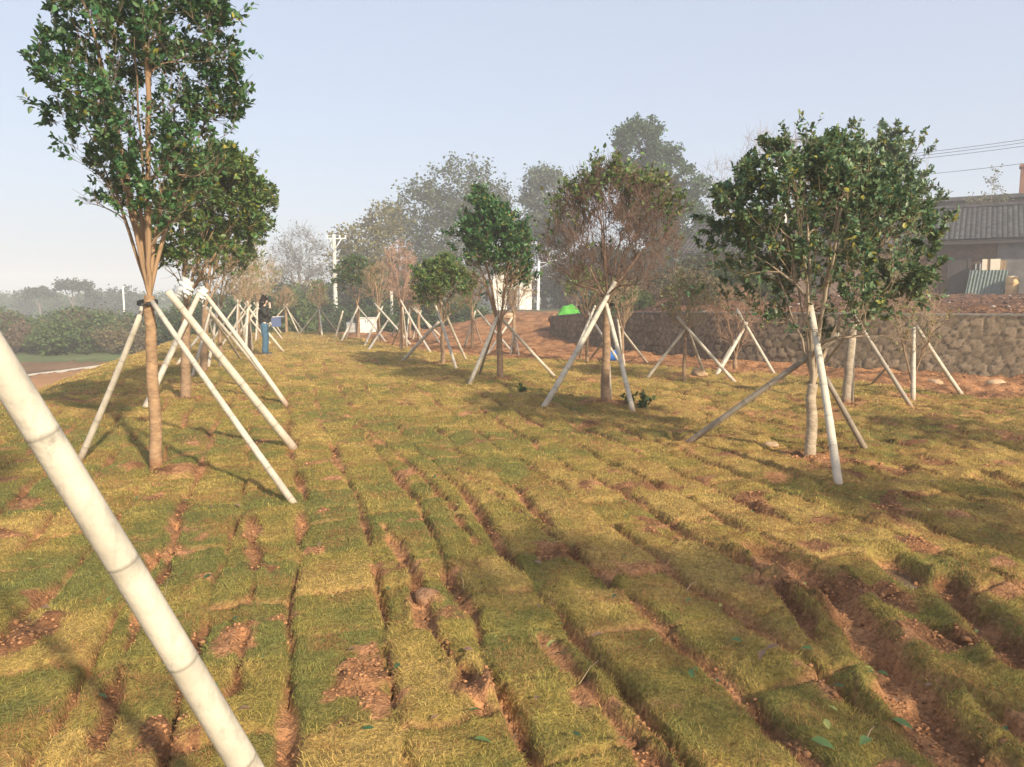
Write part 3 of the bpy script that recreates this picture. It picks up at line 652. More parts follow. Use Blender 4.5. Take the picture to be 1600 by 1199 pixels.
tm = tripod(bm_, 'three bamboo poles meeting high on the reddish twiggy mid tree', [((847, 641), (961, 441), Y, .05, .08), ((990, 648), (947, 475), Y - .1, .042, .0), ((954, 628), (950, 545), Y + .2, .03, .5)], 112)
tripod(bw, 'bamboo poles propping the small tree by the green cover', [((890, 572), (930, 478), bw.y, .042, .0), ((905, 563), (920, 500), bw.y, .03, .7), ((972, 572), (916, 484), bw.y, .04, .1), ((922, 562), (942, 536), bw.y, .03, .7)], 113)
tripod(bx, 'bamboo poles propping the thin sapling behind the reddish twiggy tree', [((1011, 567), (968, 511), bx.y, .035, .0), ((976, 574), (965, 498), bx.y, .035, .05)], 114)
tripod(by, 'bamboo poles propping the low grey green tree by the boulder', [((1009, 595), (1071, 515), by.y, .035, .05), ((1103, 591), (1078, 522), by.y, .035, .3), ((1151, 601), (1057, 494), by.y, .04, .15), ], 115)
tripod(bz, 'bamboo poles propping the low reddish shrub before the stone wall', [((1118, 589), (1167, 505), bz.y, .045, .0), ((1211, 587), (1151, 483), bz.y, .04, .15), ((1119, 583), (1150, 528), bz.y, .03, .7)], 116)
Y = br_.y
tripod(br_, 'one white and two dark bamboo poles propping the broad right foreground tree', [((1070, 697), (1313, 522), Y - .1, .038, .78), ((1311, 766), (1266, 478), Y - .15, .042, .0), ((1355, 709), (1290, 590), Y + .2, .036, .8)], 117)  # shade under the crown is put into the first pole's dark tone
Y = bq.y
tripod(bq, 'brown and white bamboo poles at the straight grey trunk behind the right tree', [((1425, 638), (1338, 499), Y, .038, .62), ((1330, 628), (1337, 488), Y - .05, .042, .1), ((1262, 600), (1325, 520), Y, .03, .85)], 118)
tripod(ba, 'white bamboo poles propping the low shrub under the tiled house', [((1427, 628), (1428, 512), ba.y - .05, .042, .0), ((1504, 619), (1432, 510), ba.y, .042, .02), ((1360, 603), (1388, 572), ba.y + .8, .025, .8)], 119)
tripod(bc_, 'bamboo poles propping the lone tan tree right of the person', [((459, 519), (475, 490), bc_.y, .045, .0), ((479, 519.5), (477, 476), bc_.y - .1, .05, .0), ((508, 520), (481, 485), bc_.y, .045, .1), ((498, 520), (480, 488), bc_.y, .04, .1)], 120)
for k, (b_, lb_) in enumerate(EXTRA):
    tri_auto(tuple(b_), b_.z + 1.3, .042, 160 + k, 'bamboo poles propping the ' + lb_, n=3, tone=.05)
for k, gb in enumerate(ROW):
    tri_auto(gb, gb[2] + 1.45, .042, 130 + k, 'crossed bamboo poles at the ' + ['fourth', 'fifth', 'sixth', 'seventh', 'eighth', 'last'][k] + ' tree of the left row', n=4, tone=.0, rot=.3, spread=.95)
band(tm, at(949, 478, bm_.y), .11)
# ---------------------------------------------------------------- background vegetation
def far_tree(name, base, lobes, seed, label, cat='tree', group=None, trunk=.2, nt=150, leaves=2600, lsize=.22, green=(.06, .09, .05), twigc=(.16, .13, .11), spread=.5, tip=.012, twigs=2, twl=.8, trunks=1, forkh=.3, lmat='farleaf', acute=1.2):
    """lobes: list of (x,y,z, rx,ry,rz) world ellipsoids"""
    rg = np.random.default_rng(seed); base = np.array(base, float); root = empty(name, base, label, cat, group)
    Lb = np.array(lobes, float); vol = Lb[:, 3] * Lb[:, 4] * Lb[:, 5]; p = vol ** .8 / (vol ** .8).sum()
    k = rg.choice(len(Lb), nt, p=p); d = rdir(rg, nt); rr = rg.uniform(.35, 1, (nt, 1)) ** .5
    T = Lb[k, :3] + d * rr * Lb[k, 3:]
    zmin = Lb[:, 2].min() - Lb[:, 5].max(); top = (Lb[:, 2] + Lb[:, 5]).max()
    fork = base + np.array([0, 0, max(.1, (top - base[2]) * forkh)])
    T = np.concatenate([Lb[:, :3][:8], T]); T[:, 2] = np.maximum(T[:, 2], base[2] + .1)
    step = max(.12, (top - base[2]) / 22)
    tr, paths, PA, DA, T = grow(base, fork, T, rg, trunk, step=step, nprim=min(8, len(Lb)), tip_r=tip, acute=acute, maxr=trunk * .7, wob=.05)
    tb = Tubes(); n = len(tr); tb.add(np.array([tr[0] - np.array([0, 0, .3])] + tr), np.linspace(trunk * 1.15, trunk * .75, n + 1), 8, np.array(twigc) * 1.1); tb.build('trunk', M['twig'], root)
    bb = Tubes(); A = []; B = []
    for pts, r in paths:
        bb.add(pts, r, 4 if r[0] > tip * 3 else 3, np.array(twigc) * rg.uniform(.8, 1.2), cap=False)
        d0 = pts[-1] - pts[-2]; d0 /= np.linalg.norm(d0) + 1e-9
        for q in range(twigs):
            f = pts[-1 - rg.integers(0, min(3, len(pts) - 1))]
            dd = d0 * .6 + rdir(rg, 1)[0] * .7 + np.array([0, 0, .3]); dd /= np.linalg.norm(dd)
            e = f + dd * twl * rg.uniform(.5, 1.2)
            bb.add([f, (f + e) / 2 + rg.normal(0, .03, 3) * twl, e], [tip * .8, tip * .6, tip * .4], 3, np.array(twigc) * rg.uniform(.8, 1.2), cap=False)
            A.append(f); B.append(e)
    bb.build('branches', M['twig'], root)
    if leaves:
        A = np.array(A); B = np.array(B)
        k = rg.integers(0, len(A), leaves); u = rg.uniform(.2, 1.1, (leaves, 1))
        P = A[k] + (B[k] - A[k]) * u + rg.normal(0, spread * .35, (leaves, 3)) * np.array([1, 1, .7])
        P[:, 2] = np.maximum(P[:, 2], base[2] + .03)
        clump = fbm(P[:, 0] * .9 / spread, P[:, 2] * .9 / spread + P[:, 1], seed, 2)[:, None]
        cv = np.array(green) * rg.uniform(.6, 1.4, (leaves, 1)) * (.75 + .5 * clump)
        leaf_mesh('foliage', P, rdir(rg, leaves) + np.array([0, 0, .2]), lsize, cv, rg, M[lmat], root, False, wid=1.15)
    return root
def lob(px, py, Y, rx, ry, depth=None):
    c = at(px, py, Y); s_ = Y / FPX; return (c.x, c.y, c.z, rx * s_, (depth or rx) * s_, ry * s_)
def gb_(px, Y):
    x = (px - CXP) / FPX * Y * 1.0; return (x, Y, gz(x, Y))
BGT = 'tall trees behind the planted ground'
far_tree('tall_tree', gb_(690, 78), [lob(720, 300, 78, 62, 45), lob(655, 335, 78, 50, 50), lob(760, 330, 79, 45, 45), lob(690, 375, 78, 60, 40), lob(625, 385, 77, 40, 40), lob(700, 420, 77, 70, 35)], 201,
         'tallest hazy grey green tree left of centre', group=BGT, trunk=.35, nt=420, leaves=15000, lsize=.30, green=(.075, .10, .05), twigc=(.17, .14, .12), spread=1.0, tip=.02, twigs=3, twl=1.3)
far_tree('tall_tree', gb_(575, 66), [lob(565, 385, 66, 42, 28), lob(600, 350, 68, 30, 28), lob(540, 410, 66, 28, 22), lob(590, 420, 66, 40, 25)], 202,
         'sparse yellowish tree right beside the white utility pole', group=BGT, trunk=.22, nt=280, leaves=5200, lsize=.26, green=(.17, .15, .05), twigc=(.17, .14, .11), spread=.8, tip=.018, twl=1.1)
far_tree('tall_tree', gb_(470, 84), [lob(470, 385, 84, 30, 28), lob(440, 410, 84, 26, 30), lob(500, 410, 84, 26, 32), lob(470, 440, 84, 45, 30)], 203,
         'hazy bare grey tree between the person and the utility pole', group=BGT, trunk=.25, nt=420, leaves=900, lsize=.22, green=(.10, .11, .06), twigc=(.17, .15, .14), spread=.8, tip=.02, twigs=4, twl=1.4)
far_tree('camphor_tree', gb_(1030, 66), [lob(1000, 232, 66, 42, 42), lob(1040, 262, 66, 36, 32), lob(975, 262, 66, 20, 22), lob(1085, 295, 66, 26, 24), lob(1070, 345, 66, 42, 38), lob(1015, 330, 66, 48, 40), lob(1060, 400, 66, 55, 35)], 204,
         'tall rounded evergreen tree rising behind the reddish twiggy tree', group=BGT, trunk=.4, nt=330, leaves=36000, lsize=.26, green=(.06, .11, .045), spread=.6, tip=.018, twl=.8)
far_tree('tall_tree', gb_(850, 80), [lob(848, 300, 80, 34, 32), lob(870, 350, 80, 45, 40), lob(830, 370, 80, 30, 35)], 205,
         'pale bluish green tree in the haze left of the reddish twiggy tree', group=BGT, trunk=.3, nt=220, leaves=11000, lsize=.30, green=(.09, .12, .07), spread=.9, tip=.02, twl=1)
for k, (px, top, hw) in enumerate([(1130, 250, 38), (1190, 205, 42), (1245, 215, 30)]):
    far_tree('bare_tree', gb_(px, 66), [lob(px, top + 45, 66, hw, 48), lob(px, top + 110, 66, hw * .7, 50)], 210 + k,
             ['leafless tree in the haze left of the broad right tree', 'tallest leafless tree rising behind the broad right tree', 'leafless tree mostly hidden by the broad right tree crown'][k], group=BGT, trunk=.18, nt=170, leaves=0, twigc=(.26, .22, .22), tip=.016, twigs=3, twl=1.1, acute=1.0)
MASS = [  # px, top py, half width px, Y, colour, bareness, label
    (640, 405, 55, 58, (.06, .075, .035), 0, 'grey green thicket tree behind the narrow pinkish tree'),
    (720, 400, 50, 80, (.07, .08, .04), 1, 'brownish thicket tree above the white house'),
    (825, 400, 38, 80, (.07, .075, .045), 1, 'twiggy thicket tree behind the street lamp'),
    (900, 380, 44, 70, (.04, .055, .025), 0, 'dark thicket tree behind the green cover'),
    (970, 385, 55, 60, (.05, .065, .03), 0, 'dark thicket tree behind the reddish twiggy tree'),
    (568, 425, 38, 60, (.055, .07, .03), 0, 'dark green thicket tree behind the dome tree'),
    (600, 440, 45, 52, (.06, .075, .035), 0, 'dark green thicket tree left of the narrow pinkish tree'),
    (440, 440, 40, 62, (.06, .07, .04), 1, 'grey thicket tree right above the person'),
    (500, 445, 36, 66, (.05, .075, .035), 0, 'low green thicket tree at the foot of the utility pole'),
    (380, 448, 45, 64, (.06, .07, .04), 1, 'grey thicket tree behind the end of the left row'),
    (770, 415, 50, 76, (.05, .06, .035), 0, 'dark thicket tree behind the white house'),
    (885, 425, 28, 72, (.05, .06, .03), 0, 'dark bushy tree right of the street lamp'),
    (1100, 418, 40, 36, (.09, .10, .05), 1, 'olive thicket bush against the mud walled house')]
for k, (px, tp, hw, Yd, g, bare, lb) in enumerate(MASS):
    bs_ = gb_(px, Yd); zt = at(px, tp, Yd).z; zc = (zt + bs_[2]) / 2; hz = (zt - bs_[2]) / 2; rx = hw * Yd / FPX
    far_tree('thicket_tree', bs_, [(bs_[0] - rx * .4, Yd, zc + hz * .3, rx * .6, rx * .6, hz * .7), (bs_[0] + rx * .35, Yd, zc + hz * .15, rx * .65, rx * .6, hz * .75), (bs_[0], Yd, zc - hz * .35, rx, rx * .8, hz * .6)], 230 + k, lb,
             group='thicket trees behind the planted ground', trunk=.12, nt=200, leaves=4000 if bare else 9500, lsize=.23, green=g, twigc=(.19, .15, .12), spread=.55, tip=.012, twigs=3, twl=.8, forkh=.12)
# scrub, hedge bushes: three prototypes copied
def copy_tree(o, loc, sc_, rz, label):
    c = o.copy(); C.objects.link(c); c.location = loc; c.scale = sc_; c.rotation_euler = (0, 0, rz); c['label'] = label
    for ch in list(o.children):
        d = ch.copy(); C.objects.link(d); d.parent = c
    return c
def bush_proto(seed, g, tw, leaves, loc):
    x, y, z = loc
    return far_tree('bush', loc, [(x - .5, y, z + .9, .8, .8, .75), (x + .55, y + .1, z + 1.0, .8, .8, .85), (x, y - .1, z + .6, 1.3, 1.2, .6)], seed, 'x', 'bush', 'scrub bushes', trunk=.05, nt=150, leaves=leaves, lsize=.13, green=g, twigc=tw, spread=.3, tip=.009, twigs=4, twl=.45, forkh=.08)
rb = random.Random(7)
P0 = [(-30, 48), (-25, 52), (-6, 50), (-34, 50)]
PR = [bush_proto(301, (.09, .14, .04), (.17, .13, .09), 4200, (-30, 48, gz(-30, 48))), bush_proto(302, (.16, .13, .06), (.24, .17, .11), 1800, (-25, 52, gz(-25, 52))),
      bush_proto(303, (.05, .085, .03), (.14, .11, .08), 4200, (-9, 49, gz(-9, 49))), bush_proto(304, (.14, .10, .06), (.27, .20, .14), 1500, (-34, 50, gz(-34, 50)))]
PR[0]['label'] = PR[0]['label']
LAB = ['green scrub bush on the low land left of the embankment', 'brown twiggy scrub bush on the low land left of the embankment', 'dark green bush behind the crest of the sodded ground', 'dry reddish scrub bush on the low land left of the embankment']
for p, l in zip(PR, LAB): p['label'] = l; p['group'] = l
for k in range(52):
    Yb = rb.uniform(47, 66); px = rb.uniform(-40, 235); i = rb.choice([0, 0, 1, 1, 3])
    x_ = (px - CXP) / FPX * Yb; sc_ = rb.uniform(.8, 1.5)
    copy_tree(PR[i], (x_, Yb, gz(x_, Yb)), (sc_ * rb.uniform(1, 1.4), sc_, sc_ * rb.uniform(.8, 1.05)), rb.uniform(0, 6), LAB[i])
for k in range(34):
    px = 240 + k * 14.5 + rb.uniform(-6, 6); Yb = rb.uniform(45, 54)
    if 498 < px < 556 or 730 < px: continue
    x_ = (px - CXP) / FPX * Yb; sc_ = rb.uniform(1.0, 1.5); i = rb.choice([2, 2, 2, 0])
    lb = LAB[2] if i == 2 else 'lighter green bush behind the crest of the sodded ground'
    c = copy_tree(PR[i], (x_, Yb, gz(x_, Yb)), (sc_ * 1.2, sc_, sc_ * rb.uniform(.9, 1.15) * (1.15 if x_ < -5 else .8)), rb.uniform(0, 6), lb); c['group'] = lb
TB = 'bush on the terrace behind the stone wall'
for k in range(15):
    px = 935 + k * 20 + rb.uniform(-6, 6); Yb = rb.uniform(27, 37); x_ = (px - CXP) / FPX * Yb; sc_ = rb.uniform(.45, .8); i = rb.choice([0, 1, 3, 2])
    lb = ['green bush', 'brown twiggy bush', 'dark green bush', 'dry reddish bush'][i] + ' on the terrace behind the stone wall'
    c = copy_tree(PR[i], (x_, Yb, gz(x_, Yb)), (sc_, sc_, sc_ * .9), rb.uniform(0, 6), lb); c['group'] = lb
# distant trees on the left horizon
for k, (px, top, hw, Yd) in enumerate([(118, 440, 22, 120), (66, 452, 20, 125), (150, 450, 13, 130), (205, 452, 20, 135), (180, 455, 16, 140), (40, 458, 14, 140)]):
    bs_ = gb_(px, Yd); zt = at(px, top, Yd).z; rx = hw * Yd / FPX
    lobes = [(bs_[0] + o_ * rx, Yd, zt - .35 * rx - abs(o_) * .3, rx * .55, rx * .5, rx * .22) for o_ in (-.6, 0, .65)] if k < 2 else [(bs_[0], Yd, (zt + bs_[2]) / 2, rx, rx, (zt - bs_[2]) / 2)]
    far_tree('distant_tree', bs_, lobes, 330 + k, ['flat topped spreading tree on the left horizon', 'low spreading tree left of the flat topped one on the horizon', 'round hazy tree right of the flat topped one on the horizon',
             'hazy round tree by the thin white horizon pole', 'faint tree left of the thin white horizon pole', 'faintest leftmost tree on the horizon'][k], group='distant trees on the left horizon', trunk=.15, nt=90, leaves=1500, lsize=.42, green=(.06, .08, .045), spread=.6, tip=.03, twl=.9, forkh=.35)
for k in range(16):
    px = -60 + k * 22; Yd = rb.uniform(150, 190); bs_ = gb_(px, Yd)
    c = copy_tree(PR[0], bs_, (5, 3, rb.uniform(1.6, 2.6)), rb.uniform(0, 6), 'faint green bush in the far haze on the left horizon'); c['group'] = 'far hedge bushes'
# small plants
def weed(loc, seed, label, h=.22, n=50, g=(.09, .13, .04)):
    rg = np.random.default_rng(seed); root = empty('weed_plant', loc, label, 'plant')
    tb = Tubes(); P = []; Dd = []
    for k in range(8):
        d = rdir(rg, 1)[0] * .6 + np.array([0, 0, .8]); e = np.array(loc) + d * h * rg.uniform(.6, 1.1)
        tb.add([np.array(loc) - [0, 0, .03], (np.array(loc) + e) / 2 + rg.normal(0, .01, 3), e], .003, 4, (.14, .14, .06))
        for q in range(n // 8): P.append(np.array(loc) + (e - np.array(loc)) * rg.uniform(.3, 1)); Dd.append(rdir(rg, 1)[0] + [0, 0, .5])
    tb.build('stem', M['twig'], root)
    P = np.array(P); leaf_mesh('foliage', P, np.array(Dd), .09, np.array(g) * rg.uniform(.6, 1.4, (len(P), 1)), rg, M['leaf'], root, True)
weed(gp(1008, 640), 1, 'leafy green weed right of the reddish twiggy tree foot', .17, 90)
weed(gp(815, 616), 2, 'small green weed right of the slender tree foot', .12, 50)
weed(gp(985, 635), 3, 'small weed touching the white pole foot of the mid tree', .2, 40)
# plants growing on the roof line
# ---------------------------------------------------------------- stone retaining wall
def build_wall():
    P = np.array([(a, b) for a, b, _ in WALL], float); Z = np.array([c for _, _, c in WALL])
    # smooth the line
    for _ in range(3):
        q = [P[0]]; z = [Z[0]]
        for k in range(len(P) - 1):
            q += [P[k] * .75 + P[k + 1] * .25, P[k] * .25 + P[k + 1] * .75]; z += [Z[k] * .75 + Z[k + 1] * .25, Z[k] * .25 + Z[k + 1] * .75]
        P = np.array(q + [P[-1]]); Z = np.array(z + [Z[-1]])
    seg = np.r_[0, np.cumsum(np.linalg.norm(np.diff(P, axis=0), axis=1))]; L = seg[-1]
    a = np.arange(0, L, .04); X = np.interp(a, seg, P[:, 0]); Yy = np.interp(a, seg, P[:, 1]); T = np.interp(a, seg, Z) + .03
    tx = np.gradient(X); ty = np.gradient(Yy); nn = np.hypot(tx, ty); nx, ny = ty / nn, -tx / nn       # outward or inward
    mid = (X + nx * .5, Yy + ny * .5); flip = np.where(inside(mid[0], mid[1], WPOLY), -1, 1); nx *= flip; ny *= flip
    rows = np.linspace(0, 1, 44)
    A, Rr = np.meshgrid(a, rows, indexing='ij'); zb = -.35; Tt = T[:, None] + 0 * Rr; zz = zb + (Tt - zb) * Rr
    # voronoi stones
    cs = .24; gx = A / cs; gy = zz / (cs * .82)
    i0 = np.floor(gx); j0 = np.floor(gy); f1 = np.full(A.shape, 9.); f2 = np.full(A.shape, 9.); idc = np.zeros(A.shape)
    for di in (-1, 0, 1):
        for dj in (-1, 0, 1):
            i = i0 + di; j = j0 + dj; cx = i + .15 + .7 * hsh(i, j, 1) + .5 * (j % 2) - .25; cy = j + .15 + .7 * hsh(i, j, 2)
            d = np.hypot(gx - cx, gy - cy); c = hsh(i, j, 3)
            m = d < f1; f2 = np.where(m, f1, np.minimum(f2, d)); idc = np.where(m, c, idc); f1 = np.where(m, d, f1)
    e = f2 - f1; m = sm(.05, .13, e)
    h = .026 * sm(.02, .16, e) + (idc - .5) * .02 * m + (fbm(A * 6, zz * 6, 4, 3) - .5) * .02
    capm = (zz > Tt - .06)
    h = np.where(capm, .035, h)
    bat = (1 - Rr) * .12
    x = X[:, None] + nx[:, None] * (h + bat); y = Yy[:, None] + ny[:, None] * (h + bat)
    V = np.stack([x, y, zz], -1).reshape(-1, 3)
    st_ = np.array([.20, .15, .10]) + (idc[..., None] - .5) * np.array([.09, .07, .05]); mo = np.array([.10, .08, .058])
    col = mo + (st_ - mo) * m[..., None]; col = np.where(capm[..., None], np.array([.17, .15, .125]), col) * (.75 + .5 * fbm(A * 1.2, zz * 2, 9, 3))[..., None]
    nr = len(rows); na = len(a); i = (np.arange(na - 1)[:, None] * nr + np.arange(nr - 1)[None]).ravel()
    F = [np.stack([i, i + nr, i + nr + 1, i + 1], 1)]
    # top and back
    tb_ = np.stack([X - nx * .4, Yy - ny * .4, T], 1); bb_ = tb_.copy(); bb_[:, 2] = zb
    n0 = len(V); V = np.concatenate([V, tb_, bb_]); q = np.arange(na - 1)
    F.append(np.stack([q * nr + nr - 1, (q + 1) * nr + nr - 1, n0 + q + 1, n0 + q], 1)); F.append(np.stack([n0 + q, n0 + q + 1, n0 + na + q + 1, n0 + na + q], 1))
    col = np.concatenate([col.reshape(-1, 3), np.tile([.17, .15, .12], (2 * na, 1))])
    o = np_mesh('retaining_wall', V, F, M['stone'], col, smooth=True); tag(o, 'low curved retaining wall of rubble stone holding the soil terrace', 'wall')
build_wall()
# ---------------------------------------------------------------- houses
def frame_empty(name, loc, e, label, cat):
    o = empty(name, loc, label, cat); o.rotation_euler = (0, 0, math.atan2(e[1], e[0])); return o
def tile_roof(parent, x0, x1, yf, zf, yr, zr, pitch=.24, name='roof'):
    """front slope with rows of half-round tiles, back slope, ridge; local space, y into the house"""
    nx = int((x1 - x0) / pitch * 8); ny = 46
    xs = np.linspace(x0, x1, nx); us = np.linspace(0, 1, ny)
    X, U = np.meshgrid(xs, us, indexing='ij')
    Yv = yf + (yr - yf) * U; Zv = zf + (zr - zf) * U
    ph = X / pitch; h = .055 * np.abs(np.sin(ph * np.pi)) ** .6 + .018 * (1 - (U * 23) % 1) + (vn(X * 3, U * 12, 5) - .5) * .03 - .06 * np.sin(U * np.pi) * .8
    V = np.stack([X, Yv, Zv + h], -1).reshape(-1, 3); i = (np.arange(nx - 1)[:, None] * ny + np.arange(ny - 1)[None]).ravel()
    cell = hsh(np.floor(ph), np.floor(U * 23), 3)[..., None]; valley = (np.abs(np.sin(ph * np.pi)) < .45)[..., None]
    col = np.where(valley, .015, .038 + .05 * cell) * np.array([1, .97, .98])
    F = [np.stack([i, i + ny, i + ny + 1, i + 1], 1)]
    n0 = len(V); V = np.concatenate([V, [[x0, yf, zf - .06], [x1, yf, zf - .06], [x0, yr, zr - .1], [x1, yr, zr - .1], [x0, 2 * yr - yf, zf], [x1, 2 * yr - yf, zf], [x0, yr, zr + .04], [x1, yr, zr + .04]]])
    F.append(np.array([[n0, n0 + 1, n0 + 3, n0 + 2], [n0 + 6, n0 + 7, n0 + 5, n0 + 4]]))
    col = np.concatenate([col.reshape(-1, 3), np.tile([.07, .065, .065], (8, 1))])
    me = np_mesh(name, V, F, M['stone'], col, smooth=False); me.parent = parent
    return me
def house(e, A, x0, x1, D, zb, eave, ridge, label, wm, over=.7):
    o = frame_empty('house', (A[0], A[1], zb), e, label, 'house')
    hw = eave - zb + .12
    def w_(bm):
        addbox(bm, x0, x1, 0, D, -1.2, hw - .05)
        for xx in (x0, x1):
            dx = .003 if xx == x0 else -.003
            vs = [(xx + dx, 0.003, hw - .1), (xx + dx, D - .003, hw - .1), (xx + dx, D / 2, ridge - zb - .12)]
            addpoly(bm, vs)
    bm_obj('wall', wm, o, w_)
    tile_roof(o, x0 - .4, x1 + .4, -over, eave - zb - .12, D / 2, ridge - zb)
    def rg_(bm): addbox(bm, x0 - .42, x1 + .42, D / 2 - .14, D / 2 + .14, ridge - zb + .02, ridge - zb + .2)
    bm_obj('ridge', M['tile'], o, rg_, bevel=.03)
    def fa_(bm): addbox(bm, x0 - .4, x1 + .4, -over + .03, -over + .09, eave - zb - .34, eave - zb - .19)
    bm_obj('eave_beam', M['darkwood'], o, fa_)
    return o
E = (.85, -.527)
brick = mat('old_brick', color=(.16, .095, .06), rough=.95, noise=.5, nscale=1.1, bump=.6, bscale=9)
def add_bricks(m, c2=(.10, .075, .06), sc_=4.0):
    n = m.node_tree; L = n.links.new; b = n.nodes['Principled BSDF']
    br = n.nodes.new('ShaderNodeTexBrick'); tc = n.nodes.new('ShaderNodeTexCoord'); sp = n.nodes.new('ShaderNodeSeparateXYZ'); cb = n.nodes.new('ShaderNodeCombineXYZ'); ad = n.nodes.new('ShaderNodeMath')
    L(tc.outputs['Object'], sp.inputs[0]); L(sp.outputs[0], ad.inputs[0]); L(sp.outputs[1], ad.inputs[1]); L(ad.outputs[0], cb.inputs[0]); L(sp.outputs[2], cb.inputs[1]); L(cb.outputs[0], br.inputs[0])
    br.inputs['Scale'].default_value = sc_; br.inputs['Color1'].default_value = (1, 1, 1, 1); br.inputs['Color2'].default_value = (.62, .62, .62, 1); br.inputs['Mortar'].default_value = (.55, .55, .52, 1); br.inputs['Mortar Size'].default_value = .03
    src = b.inputs['Base Color'].links[0].from_socket
    mu = n.nodes.new('ShaderNodeMix'); mu.data_type = 'RGBA'; mu.blend_type = 'MULTIPLY'; mu.inputs[0].default_value = 1
    L(src, mu.inputs[6]); L(br.outputs[0], mu.inputs[7]); L(mu.outputs[2], b.inputs['Base Color'])
add_bricks(brick)
redbrick = mat('red_brick', color=(.36, .16, .10), rough=.95, noise=.3, nscale=3, bump=.4, bscale=9); add_bricks(redbrick)
HA = (23.3, 41.0)
h1 = house(E, HA, -4.2, 12, 7, 1.75, 4.85, 6.8, 'old brick house with long grey tiled roof above the stone wall', brick)
def dr(bm):
    for k in range(4): addbox(bm, .67 + k * .19, .67 + k * .19 + .18, -.09, -.03, 0, 1.95)
d1 = bm_obj('door', M['darkwood'], h1, dr)
def df(bm):
    addbox(bm, .53, .65, -.12, .02, 0, 2.1); addbox(bm, 1.45, 1.57, -.12, .02, 0, 2.1); addbox(bm, .653, 1.447, -.12, .02, 1.98, 2.1)
bm_obj('frame', M['darkwood'], d1, df)
def gpn(bm): addbox(bm, 2.75, 12.003, -.06, -.004, -.2, 3.02)
bm_obj('plaster_panel', mat('grey_plaster', color=(.17, .16, .15), rough=.95, noise=.35, nscale=1.5, bump=.3), h1, gpn)
def dk(bm): addbox(bm, 1.75, 2.7, -.05, -.005, .95, 1.75)
wn = bm_obj('window', M['darkwood'], h1, dk)
def bars(bm):
    for k in range(5): addbox(bm, 1.80 + k * .19, 1.84 + k * .19, -.085, -.055, .96, 1.74)
bm_obj('window_bar', M['metal'], wn, bars)
bm_obj('window', M['darkwood'], h1, lambda bm: addbox(bm, 8, 9, -.09, -.063, .9, 1.9))
h2 = house(E, (8.0, 49.0), 3.6, 16.2, 6, 1.6, 4.5, 6.4, 'low mud walled house half hidden behind the broad right tree', M['mudwall'])
for nm_, xa_, xb_, za_, zb_ in (('door', 4.4, 5.4, 0, 2.0), ('window', 6, 7, 1, 1.9), ('door', 11, 12, 0, 2)):
    bm_obj(nm_, M['darkwood'], h2, lambda bm: addbox(bm, xa_, xb_, -.06, -.01, za_, zb_))
# taller building behind with chimney
h3 = frame_empty('building', (26, 53, 1.7), E, 'brick building rising behind the grey tiled roof', 'building')
def b3_(bm): addbox(bm, -9, 14, 0, 7, -1, 6.4)
bm_obj('wall', redbrick if False else brick, h3, b3_)
def b3r(bm): addbox(bm, -9.3, 14.3, -.35, 7.3, 6.41, 6.68)
bm_obj('roof', M['tile'], h3, b3r, bevel=.03)
chb = at(1600, 300, 50)
ch = frame_empty('chimney', (chb.x + .1, chb.y, 6.0), E, 'square red brick chimney at the right edge above the roofs', 'chimney')
def chm(bm): addbox(bm, -.35, .35, -.35, .35, 0, 4.2); addbox(bm, -.42, .42, -.42, .42, 4.0, 4.15) if False else None
bm_obj('stack', redbrick, ch, chm)
def chc(bm): addbox(bm, -.43, .43, -.43, .43, 4.2, 4.42)
bm_obj('cap', redbrick, ch, chc, bevel=.02)
c2 = at(1302, 345, 44); ch2 = frame_empty('chimney', (c2.x, c2.y, 5.2), E, 'pink brick chimney seen through the broad right tree', 'chimney')
def chm2(bm): addbox(bm, -.3, .3, -.3, .3, 0, 2.0)
bm_obj('stack', mat('pink_brick', color=(.60, .33, .22), rough=.9, noise=.2), ch2, chm2)
def chc2(bm): addbox(bm, -.36, .36, -.36, .36, 2.0, 2.16)
bm_obj('cap', M['concrete'], ch2, chc2, bevel=.02)
rp = at(1545, 330, 47)
far_tree('roof_plant', (rp.x, rp.y, 6.4), [(rp.x + o_, rp.y, 7.6 + abs(o_) * -.2, .5, .5, .8) for o_ in (-.9, 0, .9)] + [(rp.x + .2, rp.y, 8.8, .3, .3, .9)], 401, 'thin leafy plant growing above the grey tiled roof ridge', 'plant', None, trunk=.03, nt=70, leaves=700, lsize=.12, green=(.12, .13, .06), twigc=(.25, .2, .15), spread=.25, tip=.008, twl=.4, forkh=.05)
# yard objects before the brick house
def yard(px, py, Yd): return at(px, py, Yd)
def on_house(name, x, y, z, label, cat):
    v = Matrix.Rotation(math.atan2(E[1], E[0]), 3, 'Z') @ Vector((x, y, 0)); o = frame_empty(name, (HA[0] + v.x, HA[1] + v.y, z), E, label, cat); return o
zy = 1.78
pn = on_house('corrugated_sheet', 2.36, -1.6, zy, 'grey green corrugated sheet standing as a screen by the house door', 'metal sheet')
def pnb(bm):
    n = 60; v0 = []; v1 = []
    for k in range(n + 1):
        x = -.83 + 1.66 * k / n; yy = .03 * math.sin(k / n * 2 * math.pi * 11); v0.append((x - .12, yy, -.05)); v1.append((x + .05, yy + .22, 1.32))
    for k in range(n):
        for dy in (0, .012):
            addpoly(bm, [(v0[k][0], v0[k][1] + dy, v0[k][2]), (v0[k + 1][0], v0[k + 1][1] + dy, v0[k + 1][2]), (v1[k + 1][0], v1[k + 1][1] + dy, v1[k + 1][2]), (v1[k][0], v1[k][1] + dy, v1[k][2])])
bm_obj('sheet', mat('sheet_paint', color=(.15, .19, .17), rough=.6, noise=.3), pn, pnb)
dm = on_house('barrel', 3.42, -1.9, zy, 'yellowish barrel standing right of the corrugated sheet', 'barrel')
